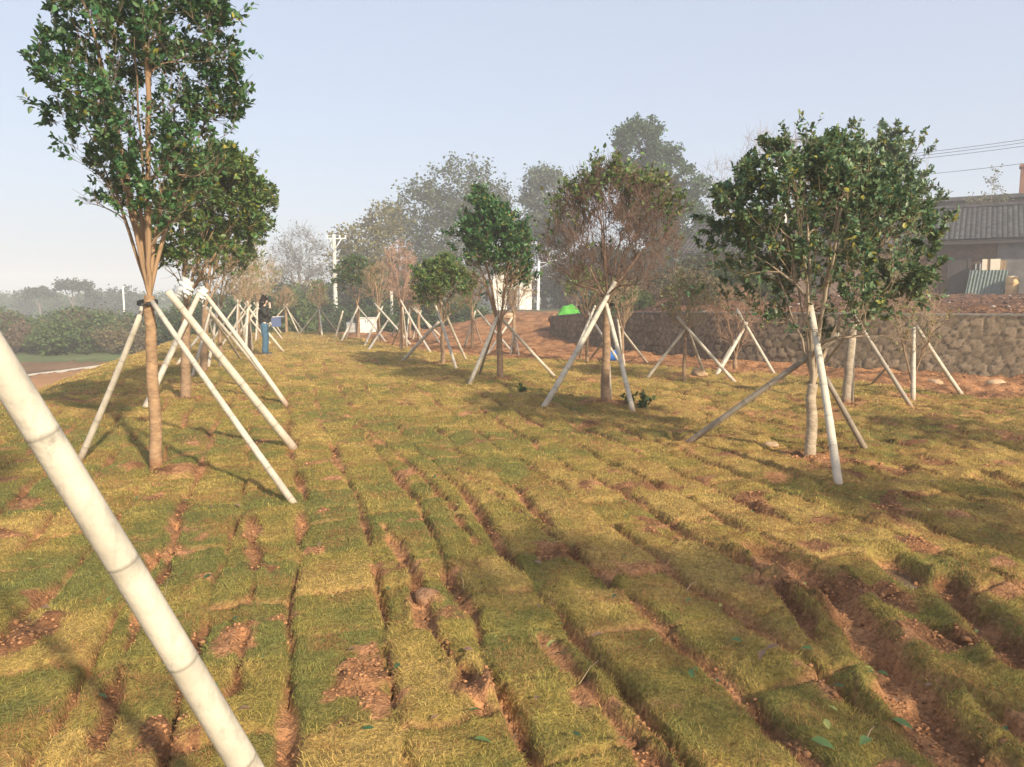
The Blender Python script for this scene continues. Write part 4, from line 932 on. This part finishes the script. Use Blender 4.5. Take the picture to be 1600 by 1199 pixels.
tb = Tubes(); hh = [0, .02, .3, .33, .36, .62, .65, .68, .93, .96]; rr = [.27, .285, .285, .30, .285, .285, .30, .285, .285, .27]
tb.add([(0, 0, h_) for h_ in hh], rr, 28, (.62, .42, .20)); o_ = tb.build('body', M['bark'], None); o_.parent = dm
def lid(bm): bmesh.ops.create_cone(bm, cap_ends=True, segments=28, radius1=.25, radius2=.24, depth=.03, matrix=Matrix.Translation((0, 0, .975)))
bm_obj('lid', M['concrete'], dm, lid)
cb_ = on_house('crate', 2.5, -.75, zy + 1.28, 'sunlit pale box on the ledge above the corrugated sheet', 'box')
def cbb(bm): addbox(bm, -.42, -.2, -.3, .3, 0, .62); addbox(bm, -.06, .38, -.3, .3, 0, .62)
bm_obj('panel', mat('pale_board', color=(.75, .66, .50), rough=.8, noise=.1), cb_, cbb, bevel=.01)
def cbf(bm): addbox(bm, -.197, -.063, -.25, .25, 0, .6); addbox(bm, -.5, .66, -.32, .32, -.07, -.003); addbox(bm, .39, .66, -.22, .25, 0, .55)
bm_obj('frame', mat('brown_board', color=(.30, .2, .11), rough=.8, noise=.2), cb_, cbf)
rk = on_house('rack', 2.35, -.75, zy, 'dark slatted rack standing behind the corrugated sheet', 'rack')
def rkb(bm):
    for x in (-.75, .0, .75):
        for y in (-.25, .22): addbox(bm, x, x + .06, y, y + .05, 0, 1.198)
    for z in (.5, .8, 1.1):
        addbox(bm, -.75, .81, -.29, -.253, z, z + .06)
bm_obj('frame', M['darkwood'], rk, rkb)
ct = on_house('cart', 4.95, -2.0, zy, 'blue topped farm cart with dark cover at the right edge', 'cart')
blue = mat('blue_paint', color=(.05, .20, .48), rough=.4, spec=.5)
def ctb(bm): addbox(bm, -.9, 1.0, -.5, .5, .45, .85)
bm_obj('body', mat('dark_cover', color=(.10, .10, .12), rough=.7), ct, ctb, bevel=.05)
def ctr(bm):
    vs = []
    for y in (-.6, .6):
        vs.append([(-1.0, y, 1.25), (-.4, y, 1.52), (1.1, y, 1.62), (1.1, y, 1.54), (-.4, y, 1.44), (-1.0, y, 1.17)])
    A_, B_ = vs; addpoly(bm, A_); addpoly(bm, B_[::-1])
    for k in range(6): addpoly(bm, [A_[k], B_[k], B_[(k + 1) % 6], A_[(k + 1) % 6]])
bm_obj('canopy', blue, ct, ctr)
def ctp(bm):
    for x, z in ((-.92, 1.2), (.95, 1.55)):
        for y in (-.5, .46): addbox(bm, x, x + .05, y, y + .04, .45, z)
bm_obj('frame', M['metal'], ct, ctp)
for sx in (-.55, .6):
    for sy in (-.56, .56):
        t_ = bm_obj('wheel', M['black'], ct, lambda bm, sx=sx, sy=sy: bmesh.ops.create_cone(bm, cap_ends=True, segments=22, radius1=.28, radius2=.28, depth=.12, matrix=Matrix.Translation((sx, sy, .28)) @ Matrix.Rotation(math.pi / 2, 4, 'X')))
# white house
wh = empty('house', (-1.6, 62, .55), 'small white gabled house behind the slender dark tree', 'house', None, math.atan2(.17, .985))
def whb(bm):
    Wd, Dp, Hh = 3.3, 13, 2.75
    # local x along right face, y away
    addbox(bm, 0, Wd, 0, Dp, -1, Hh)
    for yy in (.003, Dp - .003): addpoly(bm, [(0, yy, Hh - .01), (Wd, yy, Hh - .01), (Wd * .45, yy, Hh + .85)])
bm_obj('wall', M['whitewall'], wh, whb)
def whr(bm):
    for (xa, za, xb, zb2) in ((-.2, 2.66, 1.575, 3.64), (3.7, 2.62, 1.575, 3.64)):
        pts = [(xa, -.15, za), (xb, -.15, zb2), (xb, 13.15, zb2), (xa, 13.15, za)]
        a = [bm.verts.new(p) for p in pts]; b = [bm.verts.new((p[0], p[1], p[2] + .1)) for p in pts]
        bm.faces.new(a); bm.faces.new(b[::-1])
        for k in range(4): bm.faces.new([a[k], b[k], b[(k + 1) % 4], a[(k + 1) % 4]])
bm_obj('roof', M['concrete'], wh, whr)
for y in (3, 8): bm_obj('window', M['darkwood'], wh, lambda bm: addbox(bm, -.05, -.004, y, y + 1.2, .9, 1.9))
bm_obj('door', M['darkwood'], wh, lambda bm: addbox(bm, 1.2, 2.0, -.05, -.004, 0, 1.9))
# cabinet behind the crest
cab = empty('utility_cabinet', (0, 0, 0), 'white utility cabinet standing behind the crest by the dome tree', 'cabinet'); cc = at(575, 512, 36.3); cab.location = (cc.x, cc.y, gz(cc.x, cc.y)); zc_ = at(575, 498, 36.3).z - cab.location.z
def cabb(bm): addbox(bm, -.42, .42, -.3, .3, -.2, zc_)
bm_obj('body', mat('cabinet_white', color=(.72, .72, .69), rough=.5, noise=.06), cab, cabb, bevel=.01)
def cabd(bm):
    for x in (-.37, .03): addbox(bm, x, x + .34, -.325, -.302, .1, zc_ - .08)
cd = bm_obj('door', mat('cabinet_door', color=(.60, .62, .60), rough=.5), cab, cabd, bevel=.005)
def cabh(bm): addbox(bm, -.06, -.04, -.35, -.327, .5, .62); addbox(bm, .06, .08, -.35, -.327, .5, .62)
bm_obj('handle', M['black'], cd, cabh)
def cabt(bm): addbox(bm, -.46, .46, -.35, .34, zc_ + .003, zc_ + .06)
bm_obj('top', M['concrete'], cab, cabt)
cc = at(552, 512, 36.6); vb = empty('vent_box', (cc.x, cc.y, gz(cc.x, cc.y)), 'grey louvred box left of the white cabinet', 'cabinet'); zc2 = at(552, 503, 36.6).z - vb.location.z
def vbb(bm): addbox(bm, -.3, .26, -.25, .25, -.2, zc2)
bm_obj('body', mat('vent_grey', color=(.16, .19, .23), rough=.6), vb, vbb, bevel=.01)
def vbl(bm):
    for k in range(7): addbox(bm, -.26, .22, -.28, -.252, .05 + k * (zc2 - .1) / 7, .05 + k * (zc2 - .1) / 7 + .04)
bm_obj('louvre', M['concrete'], vb, vbl)
# ---------------------------------------------------------------- poles, lamp, wires
def cyl_pole(name, loc, h, r0, r1, m, label, cat, lean=(0, 0), part='pole'):
    o = empty(name, loc, label, cat); tb = Tubes()
    n = 12; tb.add([(lean[0] * k / n, lean[1] * k / n, -.5 + (h + .5) * k / n) for k in range(n + 1)], np.linspace(r0, r1, n + 1), 16, None); p = tb.build(part, m, None); p.parent = o
    return o
g = gb_(526, 58); H1 = at(526, 370, 60).z - g[2]
up = cyl_pole('utility_pole', g, H1, .19, .13, M['concrete'], 'pale concrete utility pole with crossarm standing in the thicket', 'pole')
def xa(bm):
    addbox(bm, -.55, .95, -.05, .03, H1 - .35, H1 - .27); addbox(bm, -.2, .7, -.05, .03, H1 - 2.0, H1 - 1.94)
bm_obj('crossarm', M['metal'], up, xa)
tb = Tubes(); tb.add([(.0, -.17, H1 - 1.3), (.62, -.07, H1 - .3)], .04, 6); tb.add([(0, -.17, H1 - 1.3), (-.3, -.07, H1 - .35)], .02, 6); q = tb.build('brace', M['metal'], None); q.parent = up
for x in (-.5, .45, .9):
    def ins(bm, x=x):
        for k in range(3): bmesh.ops.create_cone(bm, cap_ends=True, segments=12, radius1=.08, radius2=.04, depth=.06, matrix=Matrix.Translation((x, -.01, H1 - .22 + k * .065)))
    bm_obj('insulator', M['insul'], up, ins)
g2 = gb_(840, 60); H2 = at(842, 408, 60).z - g2[2]
lp = cyl_pole('street_lamp', g2, H2, .13, .09, M['insul'], 'slim white street lamp with short arm between the white house and stone wall', 'street lamp', (.08, 0))
tb = Tubes(); tb.add([(.1, 0, H2 - .55), (.55, 0, H2 - .35), (1.0, 0, H2 - .02)], .03, 8); tb.add([(.1, 0, H2 - .15), (.6, 0, H2 - .12), (1.0, 0, H2 + .02)], .03, 8); q = tb.build('arm', M['metal'], None); q.parent = lp
def lh(bm): addbox(bm, .95, 1.5, -.12, .12, H2 - .02, H2 + .08)
bm_obj('lamp_head', M['metal'], lp, lh, bevel=.03)
tb = Tubes(); tb.add([(-.0 + -.22 * math.sin(a), 0, H2 - .85 + .42 * math.cos(a)) for a in np.linspace(.15, 3, 12)], .018, 6); q = tb.build('cable_loop', M['metal'], None); q.parent = lp
g3 = gb_(1216, 44); H3 = at(1220, 252, 44).z - g3[2]
wp = cyl_pole('utility_pole', g3, H3, .15, .11, M['concrete'], 'white concrete pole seen through the broad right tree', 'pole', (.12, 0))
def xa3(bm): addbox(bm, -.7, .9, -.04, .03, H3 - .45, H3 - .36)
bm_obj('crossarm', M['metal'], wp, xa3)
g4 = gb_(613, 46); cyl_pole('concrete_post', g4, at(613, 455, 46).z - g4[2], .10, .09, M['concrete'], 'short pale concrete post behind the narrow pinkish tree', 'post')
g5 = gb_(197, 110); cyl_pole('concrete_post', g5, at(197, 448, 110).z - g5[2], .13, .12, M['whitewall'], 'thin white pole on the left horizon', 'pole')
def cable(a, b, sag, r, label):
    a = np.array(a); b = np.array(b); u = np.linspace(0, 1, 30)[:, None]
    P = a + (b - a) * u; P[:, 2] -= sag * 4 * (u * (1 - u))[:, 0]; tb = Tubes(); tb.add(P, r, 5); o = tb.build('power_cable', M['black'], None); return tag(o, label, 'cable')
tp3 = Vector(g3) + Vector((.1, 0, H3 - .3))
for k, (yl, yr, nm) in enumerate([(0, 196, 'topmost'), (3, 201, 'second'), (7, 207, 'third')]):
    cable(tp3 + Vector((-.3 + .4 * k, 0, .1 - .10 * k)), at(1760, yr - 3, 36), .25, .012, nm + ' of the three close power cables over the tiled house')
cable(tp3 + Vector((.2, 0, -.9)), at(1760, 232, 36), .3, .012, 'lone lower power cable over the tiled house')
cable(Vector(g2) + Vector((1.4, 0, H2)), at(960, 452, 40), .1, .012, 'grey cable running down from the street lamp head')
cable(Vector(g) + Vector((1.3, 0, H1 - .1)), at(900, 352, 70), .8, .012, 'thin cable leaving the crossarm of the utility pole to the right')
# ---------------------------------------------------------------- small things
kb = Tubes(); ks = [(-22.6 + .09 * (y - 30), y) for y in np.arange(28, 48, 1.0)]
def kerb(bm):
    for (xa_, ya), (xb, yb) in zip(ks[:-1], ks[1:]):
        za, zb = gz(xa_, ya), gz(xb, yb)
        for s0 in (0,):
            pass
        a = [(xa_, ya, za - .2), (xa_ + .12, ya, za - .2), (xa_ + .12, ya, za + .06), (xa_, ya, za + .06)]; b = [(xb, yb - .02, zb - .2), (xb + .12, yb - .02, zb - .2), (xb + .12, yb - .02, zb + .06), (xb, yb - .02, zb + .06)]
        va = [bm.verts.new(p) for p in a]; vb_ = [bm.verts.new(p) for p in b]
        bm.faces.new(va); bm.faces.new(vb_[::-1])
        for k in range(4): bm.faces.new([va[k], vb_[k], vb_[(k + 1) % 4], va[(k + 1) % 4]])
o = bm_obj('kerb', M['concrete'], None, kerb); tag(o, 'pale concrete kerb along the low track left of the embankment', 'kerb')
def rock(name, loc, r, seed, label, cat, m, flat=.7, sub=3, group=None):
    def bld(bm):
        bmesh.ops.create_icosphere(bm, subdivisions=sub, radius=1)
        P = np.array([v.co[:] for v in bm.verts]); n = fbm(P[:, 0] * 1.3 + seed * 3.1, P[:, 1] * 1.3 + P[:, 2] * 1.7, seed, 3); f = .62 + .75 * n
        for v, k in zip(bm.verts, f): v.co = Vector((v.co.x * k * r, v.co.y * k * r * .85, v.co.z * k * r * flat))
    o = bm_obj(name, m, None, bld, smooth=sub > 2); o.location = loc; o.rotation_euler = (0, 0, seed * 1.7)
    return tag(o, label, cat, group)
tan = mat('tan_stone', color=(.50, .34, .20), rough=.9, noise=.25, nscale=5, bump=.5, bscale=20)
p = gp(1092, 591); rock('boulder', (p.x, p.y, p.z + .08), .17, 3, 'tan boulder at the foot of the low grey green tree', 'boulder', tan)
p = gp(1205, 700); rock('boulder', (p.x, p.y, p.z + .03), .09, 5, 'pale flat stone left of the broad right tree foot', 'stone', tan, .4)
p = gp(668, 940); rock('clod', (p.x, p.y, p.z + .0), .085, 7, 'large round clod of wet red soil in the central furrow', 'clod', M['clod'], .7)
for k, (a, b, r) in enumerate([(1558, 603, .18), (1462, 600, .14), (795, 497, .35), (1010, 545, .2)]):
    p = gp(a, b); rock('boulder', (p.x, p.y, p.z + r * .2), r, 11 + k, ['long pale stone lying on bare earth at the far right', 'small stone on bare earth right of the low shrub', 'pale rock at the foot of the white house slope', 'flat stone lying at the wall foot'][k], 'stone', tan, .45)
def scatter_clods():
    rg = np.random.default_rng(44); V = []; F = []; n0 = 0
    bm = bmesh.new(); bmesh.ops.create_icosphere(bm, subdivisions=2, radius=1); base = np.array([v.co[:] for v in bm.verts]); fc = np.array([[v.index for v in f.verts] for f in bm.faces]); bm.free()
    pts = []
    while len(pts) < 14000:
        m = 30000; yv = 2 + 22 * rg.uniform(0, 1, m) ** 1.6; xv = rg.uniform(-.8, .8, m) * yv
        mz, g, tone, gr = micro(xv, yv); ok = (rg.uniform(0, 1, m) < (1 - g) ** 2) & (g < .6) & (fbm(xv * 3, yv * 3, 7, 2) > .42)
        zz = macro(xv, yv) + mz
        pts += [(a, b, c) for a, b, c in zip(xv[ok], yv[ok], zz[ok])]
    bm = bmesh.new(); bmesh.ops.create_icosphere(bm, subdivisions=1, radius=1); b1_ = np.array([v.co[:] for v in bm.verts]); f1_ = np.array([[v.index for v in f.verts] for f in bm.faces]); bm.free(); cols = []
    for x, y, z in pts[:14000]:
        r = rg.uniform(.0025, .0085) * (1 + y * .10) * (1.8 if rg.uniform() < .03 else 1); P = b1_ * (1 + .28 * rg.normal(0, 1, (len(b1_), 1))) * np.array([1, rg.uniform(.6, 1), rg.uniform(.5, .9)]) * r
        V.append(P + [x, y, z + r * .15]); F.append(f1_ + n0); n0 += len(b1_); cols.append(np.tile((SOILD + (SOIL - SOILD) * rg.uniform(.2, 1.1)), (len(b1_), 1)))
    o = np_mesh('soil_crumbs', np.concatenate(V), [np.concatenate(F)], M['stone'], np.concatenate(cols), smooth=False); tag(o, 'loose crumbs of red soil in the joints between sods', None, None, 'stuff')
    # rubble on the terrace
    V = []; F = []; n0 = 0; col = []
    for k in range(2600):
        px = rg.uniform(960, 1700); yv = rg.uniform(16, 38); xv = (px - CXP) / FPX * yv
        if not inside(np.array([xv]), np.array([yv]), WPOLY)[0]: continue
        r = rg.uniform(.025, .08); P = base * (1 + .2 * rg.normal(0, 1, (len(base), 1))) * np.array([1, .9, .6]) * r
        V.append(P + [xv, yv, gz(xv, yv) + r * .2]); F.append(fc + n0); n0 += len(base)
        c = np.array([.15, .085, .06]) * rg.uniform(.5, 1.4) if rg.uniform() < .955 else np.array([.5, .45, .4]) * rg.uniform(.6, 1.1); col.append(np.tile(c, (len(base), 1)))
    o = np_mesh('rubble', np.concatenate(V), [np.concatenate(F)], M['stone'], np.concatenate(col)); tag(o, 'loose rubble and soil lumps on the terrace', None, None, 'stuff')
scatter_clods()
# fallen leaves
def leaf_proto(name, c, bend):
    V = []; n = 7
    for k in range(n):
        u = k / (n - 1); wv = .5 * math.sin(math.pi * min(1, u * 1.02) ** .85) * .42; z = bend * u * (1 - u) * 1.2
        V += [(u - .5, -wv, z + wv * .35), (u - .5, 0, z), (u - .5, wv, z + wv * .3)]
    F = []
    for k in range(n - 1):
        a = k * 3; F += [(a, a + 3, a + 4, a + 1), (a + 1, a + 4, a + 5, a + 2)]
    me = bpy.data.meshes.new(name); me.from_pydata(V, [], F); me.materials.append(mat(name, color=c, rough=.45, transl=.15, spec=.4, noise=.15, nscale=3))
    for p_ in me.polygons: p_.use_smooth = True
    return me
LM = [leaf_proto('green_leaf', (.10, .17, .05), .25), leaf_proto('dark_leaf', (.04, .09, .03), .15), leaf_proto('yellow_leaf', (.42, .42, .12), .3), leaf_proto('brown_leaf', (.22, .13, .08), .4)]
LN = ['fallen fresh green leaf', 'fallen dark green leaf', 'fallen yellow green leaf', 'fallen brown leaf']
known = [(862, 1015, 2, .075), (875, 1030, 0, .07), (45, 888, 2, .06), (370, 988, 1, .06), (960, 945, 1, .06), (755, 1185, 0, .08), (745, 1150, 0, .07), (325, 920, 1, .06), (172, 955, 0, .05), (160, 1105, 0, .06), (1410, 1145, 0, .09), (1285, 1185, 0, .10),
         (1080, 1075, 0, .07), (1300, 1120, 2, .05), (1125, 950, 2, .05), (1075, 955, 0, .05), (1450, 815, 2, .06), (1455, 760, 3, .06), (1545, 960, 2, .05), (1360, 1080, 0, .06), (1350, 1185, 0, .09), (500, 868, 3, .06), (520, 945, 2, .03), (1240, 900, 2, .05), (1380, 1040, 0, .06),
         (600, 835, 0, .06), (640, 830, 1, .05), (905, 850, 2, .04), (1020, 1015, 2, .05), (1190, 1055, 3, .08), (1205, 1045, 3, .08), (1150, 1020, 0, .07), (840, 890, 3, .07), (820, 880, 3, .06), (880, 885, 0, .06), (190, 770, 1, .06), (215, 790, 0, .05), (290, 785, 1, .05)]
rl = random.Random(9)
for k in range(60):
    yy = rl.uniform(700, 1190); known.append((rl.uniform(20, 1590), yy, rl.choice([0, 1, 2, 3, 3]), rl.uniform(.035, .065)))
gx = [gp(a, b) for a, b, _, _ in known]; ax_ = np.array([v.x for v in gx]); ay_ = np.array([v.y for v in gx])
mzz = micro(ax_, ay_)[0]; zzz = macro(ax_, ay_) + mzz
for (a, b, c, sz), x_, y_, z_ in zip(known, ax_, ay_, zzz):
    o = bpy.data.objects.new('fallen_leaf', LM[c]); C.objects.link(o); o.location = (x_, y_, z_ + .022); o.scale = (sz * .9,) * 3
    o.rotation_euler = (rl.uniform(-.4, .4), rl.uniform(-.4, .4), rl.uniform(0, 6.3)); tag(o, LN[c] + ' lying on the sodded ground', 'leaf', LN[c] + ' on the sods')
# dead twigs on the ground
for k, (a, b, c, d) in enumerate([(258, 945, 266, 912), (905, 1090, 935, 1055), (1350, 1190, 1365, 1160), (720, 480 + 430, 725, 935), (1070, 940, 1090, 925)]):
    p, q = gp(a, b), gp(c, d); tb = Tubes(); zo = .045; tb.add([(p.x, p.y, p.z + zo), ((p.x + q.x) / 2, (p.y + q.y) / 2, p.z + zo + .015), (q.x, q.y, q.z + zo)], .0022, 5, (.30, .21, .12)); o = tb.build('dead_twig', M['twig'])
    tag(o, ['thin straw stalk beside the bamboo pole, lower left', 'straw stalk in the muddy furrow at the bottom centre', 'short twig near the bottom edge right of centre', 'short dry stalk in the central furrow', 'dry stalk on turf left of the deep wheel rut'][k], 'twig')
# puddle
p = gp(1408, 893)
def pud(bm):
    n = 26; addpoly(bm, [(p.x + math.cos(k / n * 6.283) * (.075 + .02 * math.sin(k * 1.3)), p.y + math.sin(k / n * 6.283) * (.22 + .04 * math.sin(k * 2.1)), 0) for k in range(n)])
mzp = gz(p.x, p.y) - .052 if True else float((macro(np.array([p.x]), np.array([p.y])) + micro(np.array([p.x]), np.array([p.y]))[0])[0])
o = bm_obj('puddle', mat('muddy_water', color=(.13, .08, .05), rough=.12, spec=.4), None, pud); o.location.z = mzp; tag(o, 'small puddle of muddy water in the turf', None, None, 'structure')
# green cover on the wall end
g = at(888, 484, 29.9)
gc_ = empty('cover_sheet', (g.x, g.y, .88), 'bright green sheet draped over a heap on the wall end', 'tarpaulin')
def gcs(bm):
    nx, ny = 34, 22; vs = {}
    for i in range(nx):
        for j in range(ny):
            u = i / (nx - 1) * 2 - 1; v = j / (ny - 1) * 2 - 1
            h = .52 * (1 - abs(u) ** 3.2) * (1 - abs(v) ** 3) + .03 * math.sin(u * 9 + v * 4) + .04 * float(vn(np.array([u * 4 + 9]), np.array([v * 4 + 3]), 4)[0])
            vs[i, j] = bm.verts.new((u * .50 * (1 - .1 * v), v * .5, h - .05 + .06 * u))
    for i in range(nx - 1):
        for j in range(ny - 1): bm.faces.new([vs[i, j], vs[i + 1, j], vs[i + 1, j + 1], vs[i, j + 1]])
bm_obj('sheet', mat('green_mesh', color=(.09, .36, .05), rough=.7, noise=.12, nscale=12, bump=.3, bscale=40), gc_, gcs, smooth=True)
rock('soil_heap', (g.x + .02, g.y, .90), .38, 21, 'grey heap under the bright green sheet', 'heap', M['greywall'], .7)
rock('soil_heap', (g.x - .5, g.y + .1, .80), .30, 22, 'dark heap left of the bright green sheet', 'heap', M['clod'], .8)
# blue bucket behind the mid tree
p = gp(957, 566); bk = empty('bucket', p, 'blue bucket on its side behind the mid tree trunk', 'bucket')
tb = Tubes(); hs = np.linspace(-.18, .18, 8)
tb.add([(h_, 0, .15) for h_ in hs], np.linspace(.13, .17, 8), 20); q = tb.build('body', mat('blue_plastic', color=(.03, .15, .50), rough=.35, spec=.5), None); q.parent = bk
tb = Tubes(); tb.add([(.17, .165 * math.cos(a), .15 + .165 * math.sin(a)) for a in np.linspace(0, math.pi * 2, 20)], .012, 6); q = tb.build('rim', M['black'], None); q.parent = bk
tb = Tubes(); tb.add([(.17 + .12 * math.sin(a), .165 * math.cos(a), .15 - .1 * math.sin(a)) for a in np.linspace(0, math.pi, 12)], .006, 5); q = tb.build('handle', M['metal'], None); q.parent = bk
# ---------------------------------------------------------------- person
def skin(name, nodes, edges, m, parent, sub=2, root=0):
    me = bpy.data.meshes.new(name); me.from_pydata([n[:3] for n in nodes], edges, []); me.materials.append(m)
    o = bpy.data.objects.new(name, me); C.objects.link(o); o.parent = parent
    s_ = o.modifiers.new('skin', 'SKIN'); s_.use_smooth_shade = True; o.modifiers.new('sub', 'SUBSURF').levels = sub; o.modifiers['sub'].render_levels = sub
    for v, n in zip(me.skin_vertices[0].data, nodes):
        r_ = n[3]; v.radius = r_ if isinstance(r_, tuple) else (r_, r_); v.use_root = False
    me.skin_vertices[0].data[root].use_root = True
    return o
skinm = mat('skin', color=(.62, .40, .30), rough=.5); jeans = mat('blue_denim', color=(.055, .12, .185), rough=.85, noise=.2, nscale=9, bump=.3, bscale=60)
jack = mat('dark_jacket', color=(.022, .021, .018), rough=.7, noise=.3, nscale=8, bump=.5, bscale=18); hairm = mat('dark_hair', color=(.018, .012, .010), rough=.45, noise=.3, nscale=30, stretch=(8, 8, 1))
shoe = mat('shoe', color=(.06, .06, .065), rough=.6); whitec = mat('white_cloth', color=(.75, .74, .72), rough=.8)
pp = gp(415, 556); per = empty('person', pp, 'person in dark jacket and blue jeans, hand at the face, holding an open folder', 'person', None, R(8))
# local: facing +x, height 1.62
PB = [(0, 0, .92, .10), (0, 0, 1.05, .10), (0.0, 0, 1.2, .11), (-.01, 0, 1.32, .10), (0.01, 0, 1.40, .05), (.02, 0, 1.45, .045), (.03, 0, 1.515, (.075, .085)), (.035, 0, 1.575, (.07, .08)),   # 0-7
      (0, .09, .86, .08), (.02, .10, .48, .05), (-.01, .10, .09, .035), (.09, .11, .04, .03),      # 8-11 left leg
      (0, -.09, .86, .08), (.03, -.10, .48, .05), (.0, -.10, .09, .035), (.10, -.11, .04, .03),    # 12-15 right leg (camera side)
      (-.01, .17, 1.32, .05), (.04, .20, 1.09, .04), (.25, .15, 1.07, .03), (.31, .13, 1.075, .022),  # 16-19 left arm, holding
      (-.01, -.17, 1.32, .05), (.10, -.20, 1.13, .04), (.19, -.11, 1.36, .028), (.18, -.07, 1.43, .022)]  # 20-23 right arm to the face
EB = [(0, 1), (1, 2), (2, 3), (3, 4), (4, 5), (5, 6), (6, 7), (0, 8), (8, 9), (9, 10), (10, 11), (0, 12), (12, 13), (13, 14), (14, 15), (3, 16), (16, 17), (17, 18), (18, 19), (3, 20), (20, 21), (21, 22), (22, 23)]
def fingers(hand, dirv, side, curl, lens=(.055, .062, .058, .045)):
    d = Vector(dirv).normalized(); s_ = Vector(side).normalized(); c_ = Vector(curl).normalized(); h = Vector(PB[hand][:3])
    for k, L in enumerate(lens):
        a = h + s_ * (k - 1.5) * .014 + d * .02; b = a + d * L * .55 + c_ * .01; c = b + d * L * .35 + c_ * .022
        i = len(PB); PB.extend([(*a, .007), (*b, .0065), (*c, .0055)]); EB.extend([(hand, i), (i, i + 1), (i + 1, i + 2)])
    a = h - s_ * .026; b = a - s_ * .018 + d * .025; i = len(PB); PB.extend([(*a, .008), (*b, .0065)]); EB.extend([(hand, i), (i, i + 1)])
fingers(19, (1, -.1, .1), (0, 1, 0), (0, 0, 1)); fingers(23, (-.2, .35, .9), (.9, -.2, .2), (-.3, .8, 0))
PB.append((.105, 0, 1.51, .014)); EB.append((6, len(PB) - 1))
skin('body', PB, EB, skinm, per)
skin('jeans', [(0, 0, 1.0, (.13, .155)), (0, 0, .84, (.13, .14)), (0, .09, .72, .098), (.02, .10, .46, .078), (-.01, .10, .20, .082), (-.01, .10, .055, .09), (0, -.09, .72, .098), (.03, -.10, .46, .078), (.0, -.10, .20, .084), (.0, -.10, .055, .092)],
     [(0, 1), (1, 2), (2, 3), (3, 4), (4, 5), (1, 6), (6, 7), (7, 8), (8, 9)], jeans, per)
jk = skin('jacket', [(0, 0, .84, (.16, .185)), (-.01, 0, 1.03, (.15, .17)), (-.015, 0, 1.2, (.14, .165)), (-.02, 0, 1.33, (.115, .13)), (0, 0, 1.40, .07), (-.01, .165, 1.325, .075), (.03, .205, 1.09, .066), (.24, .16, 1.065, .048), (-.01, -.165, 1.325, .075), (.09, -.205, 1.12, .066), (.185, -.115, 1.345, .046)],
     [(0, 1), (1, 2), (2, 3), (3, 4), (3, 5), (5, 6), (6, 7), (3, 8), (8, 9), (9, 10)], jack, per)
skin('shirt', [(.012, 0, .85, (.15, .165)), (.01, 0, 1.0, (.13, .15))], [(0, 1)], whitec, per)
skin('hair', [(.0, 0, 1.585, (.088, .098)), (-.02, 0, 1.54, (.09, .098)), (-.045, 0, 1.46, (.075, .09)), (-.06, 0, 1.37, (.055, .085)), (-.07, 0, 1.30, (.035, .06)), (.03, 0, 1.625, (.06, .075))], [(0, 1), (1, 2), (2, 3), (3, 4), (0, 5)], hairm, per)
for sy in (.1, -.1): skin('shoe', [(-.09, sy, .045, .06), (.03, sy, .045, .06), (.18, sy + (.01 if sy > 0 else -.01), .035, .05)], [(0, 1), (1, 2)], shoe, per)
for sy in (.033, -.033): bm_obj('eye', M['black'], per, lambda bm, sy=sy: bmesh.ops.create_uvsphere(bm, u_segments=10, v_segments=8, radius=.009, matrix=Matrix.Translation((.112, sy, 1.53))))
bm_obj('mouth', mat('lips', color=(.45, .15, .13), rough=.5), per, lambda bm: addbox(bm, .098, .108, -.02, .02, 1.472, 1.48), bevel=.003)
fd = empty('folder', (0, 0, 0), 'open blue folder with white sheets held at waist height by the person', 'folder'); fd.location = Vector(pp) + Matrix.Rotation(R(8), 3, 'Z') @ Vector((.33, .10, 1.085)); fd.rotation_euler = (0, 0, R(8))
def fdp(bm): addbox(bm, -.12, .20, -.12, .12, 0, .010)
q = bm_obj('paper', whitec, fd, fdp, bevel=.002); q.rotation_euler = (0, R(-5), 0)
def fdc(bm): addbox(bm, -.13, .13, -.15, -.138, -.27, -.005); addbox(bm, -.13, .20, -.137, .13, -.018, -.006)
bm_obj('cover', mat('blue_folder', color=(.10, .13, .24), rough=.5), fd, fdc)
# ---------------------------------------------------------------- haze
def hz(bm): addbox(bm, -640, 640, -60, 645, -6, 22)
hm = bpy.data.materials.new('haze_air'); hm.use_nodes = True; n = hm.node_tree; n.nodes.clear(); ho = n.nodes.new('ShaderNodeOutputMaterial'); pv = n.nodes.new('ShaderNodeVolumePrincipled')
pv.inputs['Color'].default_value = (.93, .95, .99, 1); pv.inputs['Density'].default_value = .0029; pv.inputs['Anisotropy'].default_value = 0.0
n.links.new(pv.outputs[0], ho.inputs['Volume'])
hz_o = bm_obj('haze', hm, None, hz); tag(hz_o, 'pale morning haze filling the air', None, None, 'stuff')
